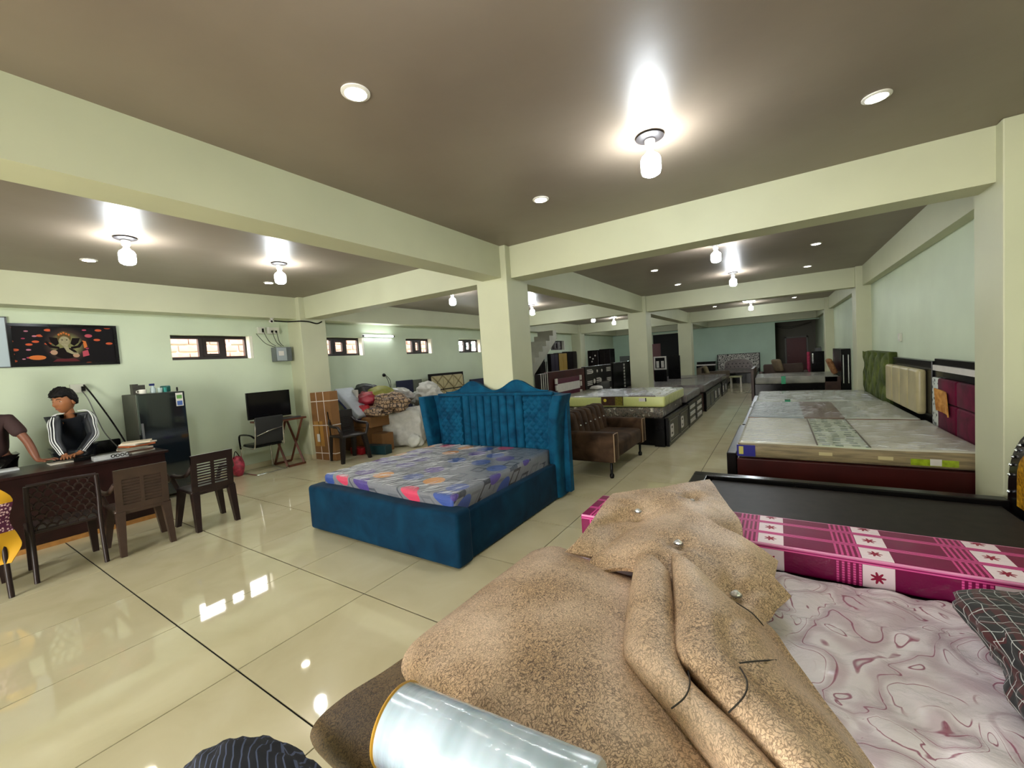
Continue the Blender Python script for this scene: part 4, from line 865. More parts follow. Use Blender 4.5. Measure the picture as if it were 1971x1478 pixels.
patch(rows, 5, 4, .010, crumple(.012, 9)).build('scarf', scarf(), smooth=60, label='yellow and purple dotted scarf hanging over the leftmost chair back', cat='scarf')
# things on the desk
dv = thing('power_strip', 'silver box with four round black sockets on the desk end', 'power strip', (-6.2, 1.33, .762), -.06)
MB().box(-.07, .07, -.13, .15, .0, .045, bev=.005).build('case', plain('silver_case', s2l(170, 172, 172), .35, .1, 9), dv)
for k in range(4): MB().lathe([(.011, .072), (.018, .072), (.018, .066), (.011, .066)], (0, .02+k*.038, .03), 12, axis='x', cap=False).build('socket', m_black, dv)
m_paper = plain('paper', s2l(206, 200, 184), .7, .08, 12); m_card = plain('cardboard', s2l(120, 82, 42), .75, .12, 5)
rnd = random.Random(11)
for k in range(7):
    mt = [m_paper, plain('book_brown', s2l(96, 66, 48), .6), m_paper, plain('book_grey', s2l(120, 116, 100), .6), plain('book_orange', s2l(176, 92, 46), .6), m_paper, plain('book_cream', s2l(210, 196, 170), .6)][k]
    mb = MB().box(-.12, .10, -.13, .13, 0, .017, bev=.002); o = mb.build('ledger', mt, label='%s of the loose ledger pile at the desk end' % ['lowest cream book', 'brown book, second from the bottom', 'pale third book', 'grey-green middle book', 'orange covered book', 'cream book below the top', 'uppermost cream book'][k], cat='book', group='ledgers on the desk')
    o.location = (-6.36+rnd.uniform(-.03, .03), 1.60+rnd.uniform(-.04, .04), .763+k*.0185); o.rotation_euler = (0, 0, rnd.uniform(-.5, .5))
MB().box(-6.62, -6.44, .93, 1.20, .763, .775, bev=.002).build('notebook', m_paper, label='open cream notebook under the hands of the man in the striped jacket', cat='notebook')
MB().box(-6.66, -6.52, .46, .73, .763, .785, bev=.002).build('notebook', plain('white_book', s2l(196, 200, 200), .5), label='white notebook on the desk at the left edge', cat='notebook')
mb = MB().box(-6.60, -6.42, 1.10, 1.27, .763, .80, bev=.004); mb.build('wallet_case', m_black, label='black flat case between the hands and the power strip', cat='case')
# fridge and what stands on it
m_fr = plain('fridge_front', s2l(70, 76, 80), .06, .05, 3, metal=.85, coat=.6); m_frs = plain('fridge_side', s2l(62, 60, 52), .45, .05, 3)
F = thing('fridge', 'dark grey glossy fridge behind the desk end', 'fridge', (-7.2, 2.06, 0))
MB().box(-7.50, -6.96, 1.80, 2.31, .04, 1.43, bev=.012).build('cabinet', m_frs, F, world=True)
MB().box(-6.958, -6.905, 1.80, 2.31, .06, 1.43, bev=.01).build('door', m_fr, F, world=True)
MB().box(-6.904, -6.902, 2.205, 2.285, 1.23, 1.41).build('energy_label', m_white, F, world=True)
MB().box(-6.9025, -6.901, 2.215, 2.275, 1.33, 1.38).build('label_print', plain('label_green', s2l(90, 140, 70), .5), F, world=True)
MB().box(-6.9025, -6.901, 2.215, 2.275, 1.24, 1.30).build('label_print', plain('label_blue2', s2l(60, 90, 150), .5), F, world=True)
for z in (.80,): MB().box(-6.903, -6.885, 1.815, 1.835, z, z+.25).build('handle', plain('fridge_handle', (.1, .1, .1), .3), F, world=True)
zt = 1.433
MB().box(-7.12, -7.02, 1.80, 1.86, zt, zt+.13, bev=.003).box(-7.11, -7.03, 1.862, 1.93, zt, zt+.115).build('canister', plain('pack_dark', s2l(52, 50, 42), .5, .3, 20), label='dark printed pack on the left end of the fridge top', cat='pack')
mg = MB().lathe([(.034, 0), (.038, .004), (.040, .055), (.036, .055), (.034, .008), (.0, .008)], (-6.97, 1.885, zt), 20).build('mug', plain('white_china', s2l(226, 224, 214), .2), smooth=50, label='white mug at the front left of the fridge top', cat='mug')
MB().tube([(-6.97, 1.845+.0, zt+.045), (-6.97, 1.822, zt+.04), (-6.97, 1.820, zt+.02), (-6.97, 1.846, zt+.012)], .005, 6).build('handle', plain('white_china', (1, 1, 1)), mg, smooth=60)
sp = thing('spray_bottle', 'clear spray bottle with dark blue head on the fridge top', 'bottle', (-7.0, 2.0, zt))
MB().lathe([(.028, 0), (.03, .01), (.03, .06), (.014, .085), (.014, .095), (.0, .095)], (0, 0, 0), 16).build('body', plain('clear_plastic', s2l(170, 186, 186), .1), sp, smooth=50)
MB().box(-.012, .012, -.035, .02, .095, .125, bev=.004).build('spray_head', plain('blue_cap', s2l(20, 34, 90), .3), sp)
for x, y, m_, l in ((-6.97, 2.065, plain('clear_glass', s2l(170, 190, 184), .08), 'clear drinking glass beside the spray bottle'), (-6.99, 2.12, plain('teal_glass', s2l(60, 150, 140), .1), 'teal drinking glass on the fridge top')):
    MB().lathe([(.024, 0), (.026, .004), (.029, .062), (.026, .062), (.022, .008), (.0, .008)], (x, y, zt), 18).build('glass', m_, smooth=50, label=l, cat='glass')
mb = MB(); rbox(mb, -7.1, -7.02, 2.10, 2.20, zt, zt+.085, .012, 2); mb.build('box', plain('teal_box', s2l(20, 90, 80), .3), smooth=50, label='dark teal plastic box at the back of the fridge top', cat='box')
MB().lathe([(.008, 0), (.010, .01), (.010, .05), (.006, .055), (.0, .056)], (-6.98, 2.255, zt), 10).build('bottle', m_black, smooth=50, label='tiny black bottle at the right end of the fridge top', cat='bottle')
# office chair behind the desk
oc = thing('office_chair', 'black office chair half hidden behind the desk by the fridge', 'chair', (-7.2, 1.57, 0))
mb = MB(); rbox(mb, -.20, .20, -.18, .18, .43, .49, .02, 3); mb.build('seat', m_black, oc, smooth=60)
mb = MB(); rbox(mb, -.24, -.19, -.17, .15, .56, .86, .02, 3); mb.build('backrest', m_black, oc, smooth=60)
for s in (-1, 1): MB().tube(spline([(-.2, s*.2, .5), (-.18, s*.21, .7), (0, s*.21, .72), (.12, s*.2, .5)], 5), .016, 8).build('arm', m_black, oc, smooth=60)
MB().tube([(0, 0, .43), (0, 0, .1)], .03, 10).build('gas_column', m_black, oc)
for k in range(5): MB().tube([(0, 0, .10), (.24*math.cos(k*1.257), .24*math.sin(k*1.257), .05), (.26*math.cos(k*1.257), .26*math.sin(k*1.257), .0)], .02, 8).build('base_arm', m_black, oc)
# wall box and cables behind the man
wb = thing('switch_box', 'white wall socket box above the man, with black cables', 'socket', (XL, 1.43, 1.55))
MB().box(.002, .04, -.10, .04, -.05, .06, bev=.004).build('plate', plain('box_white', s2l(196, 196, 180), .5), wb)
MB().box(.04, .07, -.005, .03, -.03, .03).build('plug', m_black, wb)
def cable(pts, r, label, mat=None): MB().tube(spline(pts, 8), r, 6).build('cable', mat or m_black, smooth=60, label=label, cat='cable')
cable([(-7.48, 1.45, 1.60), (-7.40, 1.52, 1.42), (-7.2, 1.62, 1.08), (-7.0, 1.68, .80)], .009, 'thick black cable running from the wall socket down behind the desk')
cable([(-7.49, 1.43, 1.52), (-7.44, 1.47, 1.40), (-7.40, 1.52, 1.15), (-7.36, 1.57, .95), (-7.2, 1.64, .76)], .006, 'thin grey cable hanging below the wall socket', plain('grey_cable', (.12, .12, .11), .5))
# framed picture and pale board on the left wall
P = thing('framed_picture', 'black framed picture of an elephant headed figure amid lights on the left wall', 'picture', (XL, 1.355, 2.11))
MB().box(.004, .03, -.475, .475, -.258, -.225).box(.004, .03, -.475, .475, .225, .258).box(.004, .03, -.475, -.442, -.225, .225).box(.004, .03, .442, .475, -.225, .225).build('frame', m_black, P)
def pic_bg():
    m, nt, b = nmat('picture_print'); c = coords(nt); v = nd(nt, 'ShaderNodeTexVoronoi'); v.inputs['Scale'].default_value = 16; lk(nt, coords(nt, 'Object', (1, .6, 1.3)), v.inputs['Vector']); q = sep(nt, c)
    far = math_(nt, 'GREATER_THAN', math_(nt, 'ABSOLUTE', q[1]), .13); r_ = sep(nt, v.outputs['Color'])
    f = math_(nt, 'MULTIPLY', math_(nt, 'MULTIPLY', math_(nt, 'LESS_THAN', v.outputs['Distance'], .32), math_(nt, 'GREATER_THAN', r_[1], .45)), far)
    g = ramp(nt, r_[0], [(0, s2l(190, 84, 48)), (.4, s2l(170, 60, 90)), (.6, s2l(200, 110, 60)), (.8, s2l(190, 120, 140))], 'CONSTANT')
    d = math_(nt, 'SQRT', math_(nt, 'ADD', math_(nt, 'POWER', math_(nt, 'MULTIPLY', q[1], 1.1), 2.0), math_(nt, 'POWER', q[2], 2.0)))
    halo = ramp(nt, d, [(.10, s2l(124, 122, 78)), (.17, s2l(50, 36, 32)), (.23, s2l(10, 5, 7))])
    lk(nt, mixc(nt, f, halo, g), b.inputs['Base Color']); setp(b, Roughness=.5, Specular_IOR_Level=.15); return m
MB().box(.004, .014, -.442, .442, -.225, .225).build('print', pic_bg(), P)
def flat(pts, nm, mt, dx=.016): MB().slab([(dx, y, z) for y, z in pts], (1, 0, 0), .002).build(nm, mt, P)
ell = lambda cy, cz, ry, rz, k=18, a0=0: [(cy+ry*math.cos(2*PI*i/k+a0), cz+rz*math.sin(2*PI*i/k+a0)) for i in range(k)]
m_gr = plain('print_grey', s2l(150, 142, 112), .6, .15, 60, spec=.1); m_dk2 = plain('print_dark', s2l(20, 12, 12), .6, spec=.1); m_or = plain('print_orange', s2l(196, 110, 54), .6, spec=.1); m_pk = plain('print_pink', s2l(170, 50, 70), .4)
flat(ell(-.02, .10, .06, .075), 'crown_print', plain('print_brown', s2l(96, 76, 44), .6, .3, 60, spec=.1))
flat([(-.15, .10), (-.08, .09), (-.07, .02), (-.10, -.01), (-.14, .04)], 'ear_print', m_dk2); flat([(.12, .09), (.05, .09), (.03, .02), (.06, -.01), (.10, .03)], 'ear_print', m_dk2)
flat(ell(-.02, -.10, .10, .07), 'body_print', m_dk2, .0165); flat(ell(-.02, .05, .048, .062), 'head_print', m_gr, .018)
flat([(-.04, .02), (.0, .02), (.012, -.05), (.05, -.09), (.09, -.10), (.09, -.115), (.04, -.115), (-.01, -.085), (-.03, -.03)], 'trunk_print', m_gr, .019)
flat([(.14, .06), (.17, .05), (.18, -.02), (.15, -.04)], 'light_print', m_or); flat([(.13, -.08), (.18, -.06), (.19, -.13), (.13, -.15)], 'light_print', m_pk); flat(ell(-.26, -.15, .07, .028), 'light_print', m_or); flat(ell(.20, .12, .035, .022), 'light_print', m_pk)
for sy in (-1, 1): flat(ell(-.02+sy*.020, .065, .007, .006, 10), 'eye_print', m_dk2, .0205)
for k in range(5): flat(ell(-.02+(k-2)*.022, .155-abs(k-2)*.012, .009, .012, 10), 'crown_jewel', m_or, .0185)
for sy in (-1, 1): flat([(-.02+sy*.05, -.05), (-.02+sy*.13, -.03), (-.02+sy*.17, .04), (-.02+sy*.15, .05), (-.02+sy*.11, -.005), (-.02+sy*.05, -.02)], 'arm_print', m_dk2, .017)
flat([(-.10, -.17), (.06, -.17), (.10, -.205), (-.14, -.205)], 'leg_print', plain('print_maroon', s2l(90, 36, 40), .6, spec=.1), .018)
flat(ell(-.12, -.09, .03, .03), 'hand_print', plain('print_tan', s2l(170, 130, 100), .4), .018); flat(ell(.07, -.13, .03, .025), 'hand_print', plain('print_tan', s2l(170, 130, 100), .4), .018)
wbd = thing('whiteboard', 'pale bluish board cut by the left edge, beside the picture', 'board', (XL, .50, 2.15))
MB().box(.004, .02, -.42, .375, -.29, .28).build('panel', plain('pale_board', s2l(170, 184, 190), .3), wbd)
MB().box(.004, .026, .375, .39, -.30, .29).box(.004, .026, -.42, .39, -.30, -.29).box(.004, .026, -.42, .39, .28, .29).build('frame', plain('board_frame', (.05, .05, .05), .4), wbd)
# monitor on a folding table, visitor chair, bag
T = thing('folding_table', 'small wooden folding table with crossed legs beside the left column', 'table', (-7.2, 3.6, 0))
m_wd = plain('red_wood', s2l(92, 48, 30), .45, .3, 14)
MB().box(-7.48, -6.95, 3.36, 4.04, .79, .82, bev=.004).build('top', m_wd, T, world=True)
for y in (3.66, 3.95):
    for a, b_ in ((-7.45, -6.99), (-6.99, -7.45)):
        MB().tube([(a, y+(.03 if a < b_ else 0), .02), (b_, y+(.03 if a < b_ else 0), .79)], .022, 4).build('leg', m_wd, T, world=True)
for x in (-7.45, -6.99): MB().box(x-.02, x+.02, 3.68, 3.97, .0, .035).build('stretcher', m_wd, T, world=True)
MO = thing('monitor', 'large black flat monitor on the folding table', 'monitor', (-7.12, 3.52, .82))
MB().box(-.02, .02, -.345, .345, .055, .49, bev=.006).build('bezel', m_black, MO); MB().box(.02, .022, -.325, .325, .09, .475).build('screen', plain('screen_black', (.004, .004, .005), .08), MO)
MB().box(-.03, .0, -.04, .04, .0, .12).build('neck', m_black, MO); MB().box(-.09, .09, -.14, .14, .0, .012, bev=.004).build('stand', m_black, MO)
MB().box(-7.06, -6.96, 3.60, 3.95, .822, .845, bev=.004).build('keyboard', plain('keyboard_grey', (.05, .05, .05), .4), label='dark keyboard on the folding table beneath the monitor', cat='keyboard')
cv = thing('cantilever_chair', 'black mesh cantilever chair with chrome sled frame before the monitor', 'chair', (-7.05, 3.38, 0))
m_chr = plain('chrome', (.7, .7, .7), .12, metal=1)
for s in (-1, 1):
    MB().tube(spline([(.12, s*.235, .012), (-.3, s*.235, .012), (-.34, s*.235, .08), (-.34, s*.235, .40), (-.30, s*.235, .44), (.06, s*.235, .43), (.12, s*.225, .50), (.16, s*.21, .86)], 5), .012, 8).build('frame_tube', m_chr, cv, smooth=60)
    MB().tube(spline([(-.33, s*.24, .40), (-.32, s*.25, .60), (-.2, s*.25, .64), (.05, s*.25, .64), (.13, s*.23, .60)], 5), .014, 8).build('arm', m_black if s < 0 else m_chr, cv, smooth=60)
MB().tube([(.12, -.235, .012), (.12, .235, .012)], .012, 8).build('rear_bar', m_chr, cv, smooth=60)
mb = MB(); rbox(mb, -.30, .08, -.22, .22, .43, .48, .02, 3); mb.build('seat', m_black, cv, smooth=60)
mb = MB(); rbox(mb, .08, .12, -.22, .22, .48, .92, .02, 3, lambda p: Vector((p.x+(p.z-.48)*.16, p.y, p.z)), (1, 1, 4)); mb.build('backrest', plain('black_mesh', (.012, .012, .012), .7), cv, smooth=60)
MB().tube(spline([(.15, -.20, .63), (.20, 0, .70), (.15, .21, .72)], 5), .008, 6).build('lumbar_bar', m_chr, cv, smooth=60)
mb = lump((-7.30, 3.03, .15), (.11, .10, .17), .0, 6.6, .15, 4); bag = mb.build('bag', plain('pink_bag', s2l(178, 60, 80), .4, .6, 14), smooth=70, label='pink and white printed bag on the floor left of the cantilever chair', cat='bag')
MB().tube(spline([(-7.28, 2.98, .29), (-7.27, 3.01, .40), (-7.28, 3.07, .30)], 5), .006, 6).build('strap', m_black, bag)
# boxes, camera and wires on the wall near the column
dvr = thing('meter_box', 'grey metal meter box on the wall beside the left column', 'box', (XL, 3.98, 1.94))
MB().box(.002, .16, -.13, .15, -.13, .12, bev=.006).build('case', plain('grey_metal', s2l(92, 98, 98), .4, .1, 6), dvr)
MB().box(.16, .172, -.12, .05, -.12, .11).build('door', plain('pale_metal', s2l(150, 158, 160), .35), dvr); MB().box(.172, .174, -.09, -.0, -.03, .05).build('label_plate', m_white, dvr)
for y, z, w, l in ((3.70, 2.36, .055, 'small white switch plate with a black switch right of the first window'), (3.90, 2.36, .10, 'larger white socket plate above the grey meter box')):
    s_ = thing('socket', l, 'socket', (XL, y, z)); MB().box(.002, .05, -w, w, -.055, .055, bev=.004).build('plate', plain('box_white', (1, 1, 1)), s_)
    for q in ((-.3, .4) if w > .06 else (.3,)): MB().box(.05, .065, q*w-.014, q*w+.014, -.035, -.0 if w > .06 else .03).build('plug', m_black, s_)
cc = thing('security_camera', 'white bullet security camera under the beam by the left column', 'camera', (-7.28, 3.78, ZB))
MB().lathe([(.03, 0), (.03, -.015), (.012, -.02), (.012, -.04)], (0, 0, 0), 14).build('mount', m_white, cc, smooth=40)
MB().tube([(-.03, -.01, -.05), (.05, -.03, -.06)], .026, 12).build('body', m_white, cc, smooth=50); MB().tube([(.05, -.03, -.06), (.056, -.032, -.061)], .018, 12).build('lens', m_black, cc)
MB().tube(spline([(-7.25, 3.80, 2.50), (-7.20, 4.0, 2.49), (-7.14, 4.17, 2.50), (-7.115, 4.22, 2.50), (-7.115, 4.35, 2.495), (-7.115, 4.50, 2.47), (-7.115, 4.60, 2.51)], 6), .012, 6).build('cable', m_black, smooth=60, label='black cable strung along the top of the left column', cat='cable')
for k, (a, b_) in enumerate((((-7.49, 3.72, 2.36), (-7.42, 3.88, 2.08)), ((-7.49, 3.88, 2.33), (-7.43, 3.98, 2.08)), ((-7.49, 3.95, 2.33), (-7.43, 4.02, 2.08)), ((-7.48, 3.60, 2.30), (-7.40, 3.86, 2.06)))):
    mid = ((a[0]+b_[0])/2+.03, (a[1]+b_[1])/2-.03, (a[2]+b_[2])/2-.05)
    cable([a, mid, b_], .005, ['thin black wire from the small switch plate to the meter box', 'left of two wires from the socket plate to the meter box', 'right of two wires from the socket plate to the meter box', 'longest wire from the window corner to the meter box'][k])
# ------------------------------------------------------------------ carton, armchair and goods pile behind the left column
ct = thing('carton', 'tall brown carton with white straps leaning at the left column', 'carton', (-6.80, 4.33, 0), 0); ct.rotation_euler = (0, -.035, 0)
MB().box(-.31, .29, -.08, .08, .0, 1.22, bev=.006).build('box', m_card, ct)
m_st = plain('strap_white', s2l(206, 196, 186), .5)
for x in (-.12, .10): MB().box(x, x+.014, -.083, .083, .002, 1.225).build('strap', m_st, ct)
for z in (.12, .62, 1.05): MB().box(-.313, .293, -.084, .084, z, z+.014).build('strap', m_st, ct)
MB().box(-.27, .0, -.083, -.079, .25, .70).build('tape_patch', plain('tape_tan', s2l(160, 116, 56), .3), ct); MB().box(-.20, -.12, -.086, -.08, .33, .47).build('paper_label', m_white, ct)
slat_chair('very dark plastic armchair in front of the strapped carton', (-6.39, 4.44, 0), PI-.12, plain('black_brown_plastic', s2l(24, 16, 15), .35), True).scale = (1.06, 1.18, 1.10)
def sack(c, r, seed, label, zmin=0):
    mb = lump(c, r, zmin, seed, .18, 5)
    for i, v in enumerate(mb.v):
        p = Vector(v); q = Vector(((p.x-c[0])/r[0], (p.y-c[1])/r[1], (p.z-c[2])/r[2]))
        k = .020*math.sin(q.z*9+noise.noise(q*2)*6)+.012*noise.noise(q*7); mb.v[i] = (p.x+q.x*k*2, p.y+q.y*k*2, p.z+k*.6 if p.z > zmin+.01 else p.z)
    return mb.build('sack', plain('white_sack', s2l(182, 180, 172), .7, .12, 10, .2), smooth=80, label=label, cat='sack')
def boxy_sack(c, r, label):
    mb = MB(); x, y, z = r
    def fn(p):
        q = Vector(((p.x-c[0])/x, (p.y-c[1])/y, (p.z-c[2])/z)); d = .06*noise.noise(q*1.3+Vector((4, 0, 0)))+.05*math.sin(q.z*9+q.x*2.5)*noise.noise(q*2.2)+.02*noise.noise(q*6); f = 1-.10*abs(q.z)**3
        return Vector((c[0]+q.x*x*f+d, c[1]+q.y*y*f-d, p.z+.03*q.x*(q.z > 0)))
    rbox(mb, c[0]-x, c[0]+x, c[1]-y, c[1]+y, c[2]-z, c[2]+z, .09, 4, fn, (18, 10, 18)); return mb.build('sack', plain('white_sack', s2l(182, 180, 172), .7, .12, 10, .2), smooth=80, label=label, cat='sack')
o = boxy_sack((0, 0, .375), (.42, .22, .372), 'big square white woven sack standing on the floor behind the blue bed'); o.location = (-6.36, 5.70, 0); o.rotation_euler = (0, 0, .42)
sack((-6.46, 6.52, .84), (.34, .28, .36), 4.4, 'round white sack above and behind the square sack', .45)
MB().box(-6.88, -6.05, 6.16, 6.80, 0, .50, bev=.01).build('carton', m_card, label='brown carton supporting the round white sack', cat='carton')
lump((-5.98, 5.62, .12), (.15, .13, .14), 0, 8.8, .35, 4).build('bundle', plain('white_bundle', s2l(190, 190, 182), .6), smooth=70, label='small white crumpled bundle beside the square sack', cat='bundle')
mc = [('carton', (-7.35, -6.60, 4.94, 5.40, 0, .46), 'large brown carton at the bottom of the goods pile'), ('carton', (-6.55, -6.25, 5.05, 5.32, .0, .34), 'small brown carton right of the large carton'), ('carton', (-7.05, -6.45, 4.98, 5.42, .465, .66), 'flat brown carton lying on the large carton')]
for nm, b_, l in mc: MB().box(*b_, bev=.006).build(nm, m_card, label=l, cat='carton')
MB().box(-6.80, -6.48, 4.74, 4.90, .002, .12, bev=.01).build('box', plain('red_pack', s2l(160, 20, 30), .4), label='flat red box on the floor behind the dark armchair', cat='box')
o = MB().box(-.24, .24, -.09, .09, 0, .16, bev=.01).build('box', plain('teal_pack', s2l(12, 50, 56), .4), label='long dark teal box on the floor left of the square sack', cat='box'); o.location = (-6.62, 5.02-.12, .002); o.rotation_euler = (0, 0, .15); o.location = (-6.25, 4.95, .002)
def blue_print():
    m, nt, b = nmat('blue_white_film'); c = coords(nt); q = sep(nt, c)
    lk(nt, mixc(nt, math_(nt, 'LESS_THAN', q[2], -.02), s2l(176, 182, 192), s2l(30, 40, 110)), b.inputs['Base Color']); setp(b, Roughness=.4); wrap_coat(nt, b, c, .8, 6, (1, 1, 1)); return m
mb = MB(); rbox(mb, -.40, .40, -.22, .22, -.08, .08, .03, 3); o = mb.build('wrapped_mattress', blue_print(), smooth=60, label='blue and white plastic wrapped mattress sloping beside the carton', cat='mattress'); o.location = (-7.0, 5.05, .92); o.rotation_euler = (0, .72, .1)
mb = lump((-7.15, 5.5, 1.10), (.30, .25, .18), .5, 1.9, .3, 4); mb.build('bundle', plain('black_cover', s2l(30, 28, 30), .5), smooth=70, label='black folded cover on top left of the goods pile', cat='bundle')
MB().box(-7.15, -6.98, 5.14, 5.16, 1.02, 1.18).build('card', m_white, label='pale rectangular card tucked in the black cover of the pile', cat='card')
mb = lump((-6.85, 5.55, 1.08), (.36, .22, .14), .6, 5.2, .2, 4); mb.build('cushion', plain('olive_cloth', s2l(120, 120, 40), .6, .2, 6), smooth=70, label='olive green cushion bundle on top of the goods pile', cat='cushion')
mb = lump((-6.92, 5.30, .98), (.24, .18, .14), .55, 7.7, .3, 4); mb.build('cushion', plain('red_cloth', s2l(140, 26, 44), .5, .35, 9), smooth=70, label='crumpled red cloth bundle below the olive cushion', cat='cushion')
mb = lump((-6.80, 5.12, .76), (.17, .12, .12), .66, 2.7, .3, 4); mb.build('cushion', plain('red_cloth2', s2l(160, 30, 40), .5, .35, 9), smooth=70, label='small bright red bundle in the middle of the goods pile', cat='cushion')
def geo_print():
    m, nt, b = nmat('brown_geo'); c = coords(nt); v = nd(nt, 'ShaderNodeTexVoronoi', feature='DISTANCE_TO_EDGE'); v.inputs['Scale'].default_value = 13; v.inputs['Randomness'].default_value = .3; lk(nt, c, v.inputs['Vector'])
    lk(nt, ramp(nt, v.outputs['Distance'], [(.05, s2l(40, 26, 22)), (.13, s2l(150, 124, 96))]), b.inputs['Base Color']); setp(b, Roughness=.6); return m
gp = geo_print()
for c_, r_, sd, l in (((-6.33, 5.40, .90), (.40, .24, .17), 3.3, 'upper brown geometric printed quilt heap of the pile'), ((-6.52, 5.18, .745), (.33, .17, .10), 4.6, 'lower brown geometric printed quilt heap of the pile')):
    mb = lump(c_, r_, .668, sd, .40, 4); mb.build('quilt', gp, smooth=70, label=l, cat='quilt')
mb = lump((-6.75, 5.92, .98), (.42, .22, .16), .80, 12.5, .3, 4); mb.build('bundle', plain('silver_wrap', s2l(150, 146, 140), .3, .3, 9, coat=.6), smooth=70, label='shiny pale wrapped bundle behind the quilts, below the wall socket', cat='bundle')
# geometric headboard and boards against the left wall
GH = thing('headboard', 'cream padded headboard with diagonal dark strips against the left wall', 'headboard', (-7.25, 8.15, 0)); GH.rotation_euler = (0, -.04, 0)
MB().box(-.05, .0, -.66, .66, .0, 1.36, bev=.006).build('frame', m_dk, GH)
cols = [(-.60, -.20), (-.20, .20), (.20, .60)]
for i, (a, b_) in enumerate(cols):
    for z0, z1 in ((.95, 1.30), (.58, .93)):
        mid = (a+b_)/2; tris = [[(a+.01, z0), (b_-.01, z0), (mid, (z0+z1)/2-.01)], [(a+.01, z1), (b_-.01, z1), (mid, (z0+z1)/2+.01)], [(a, z0+.01), (a, z1-.01), (mid-.012, (z0+z1)/2)], [(b_, z0+.01), (b_, z1-.01), (mid+.012, (z0+z1)/2)]]
        for tr in tris:
            c_ = (sum(p[0] for p in tr)/3, sum(p[1] for p in tr)/3); n_ = 3
            vs = [(0, p[0], p[1]) for p in tr]+[(.03, c_[0]+(p[0]-c_[0])*.86, c_[1]+(p[1]-c_[1])*.86) for p in tr]
            MB().add(vs, [(0, 1, 4, 3), (1, 2, 5, 4), (2, 0, 3, 5), (3, 4, 5)]).build('pad', m_cream_l, GH)
MB().box(-7.50, -7.46, 6.58, 7.08, .0, 1.26, bev=.004).build('board', plain('navy_board', s2l(26, 30, 58), .4), label='navy board standing against the left wall behind the sacks', cat='board')
MB().box(-7.50, -7.46, 7.09, 7.38, .0, 1.25, bev=.004).build('board', plain('grey_board', s2l(96, 100, 86), .5, .1, 5), label='grey panel beside the navy board against the left wall', cat='board')
MB().box(-7.50, -7.44, 9.3, 10.2, .0, 1.10, bev=.004).build('board', plain('navy_board', (1, 1, 1)), label='dark board against the left wall, just left of the central column', cat='board')
s_ = thing('socket', 'round wall socket with hanging wires above the goods pile', 'socket', (XL, 6.28, 1.42)); MB().lathe([(.04, 0), (.04, .02), (.02, .05), (.0, .05)], (.002, 0, 0), 12, axis='x').build('plate', m_black, s_)
for q in (0, .06): MB().tube(spline([(.04, q*.3, 0), (.06, .06+q, -.12), (.07, .10+q*.4, -.30)], 5), .006, 6).build('wire', m_black, s_, smooth=60)
# ------------------------------------------------------------------ people behind the desk
def skin_mesh(V, E, Rd, sub=2):
    """continuous surface grown around a joint skeleton (Skin + Subdivision), returned as MB"""
    me = bpy.data.meshes.new('tmp'); me.from_pydata([tuple(v) for v in V], E, []); o = bpy.data.objects.new('tmp', me); COL.objects.link(o)
    md = o.modifiers.new('s', 'SKIN'); sl = me.skin_vertices[0].data
    for i, r in enumerate(Rd): sl[i].radius = r if isinstance(r, tuple) else (r, r)
    for i in range(len(V)): sl[i].use_root = (i == 0)
    md.use_smooth_shade = True; sd = o.modifiers.new('d', 'SUBSURF'); sd.levels = sub; sd.render_levels = sub
    dg = bpy.context.evaluated_depsgraph_get(); ev = o.evaluated_get(dg); m2 = ev.to_mesh()
    mb = MB().add([v.co.copy() for v in m2.vertices], [tuple(p.vertices) for p in m2.polygons]); ev.to_mesh_clear()
    bpy.data.objects.remove(o); bpy.data.meshes.remove(me); return mb
def hand(V, E, Rd, wi, d, side, curl=.25, n=Vector((0, 0, 1)), s=1.0):
    """palm, four fingers and a thumb leaving the side of the palm; wi = wrist vertex, d = pointing direction"""
    d = d.normalized(); a = d.cross(n).normalized()*side; w = Vector(V[wi])
    def add(p, r, frm): V.append(w+p*s); Rd.append(r*s if not isinstance(r, tuple) else (r[0]*s, r[1]*s)); E.append((frm, len(V)-1)); return len(V)-1
    palm = add(d*.045, (.030, .017), wi); pe = add(d*.080, (.036, .014), palm)
    for off, L, sp in ((-.028, .060, -.12), (-.009, .074, -.03), (.010, .070, .06), (.028, .055, .16)):
        dd = (d+a*sp).normalized(); b = add(d*.088+a*off, .0095, pe); m = add(d*.088+a*off+dd*L*.5+n*.006, .0088, b)
        add(d*.088+a*off+dd*L-n*curl*.05, .0075, m)
    t = add(d*.035-a*.032, .012, palm); t2 = add(d*.060-a*.055-n*.004, .0105, t); add(d*.088-a*.066-n*.010, .0085, t2)
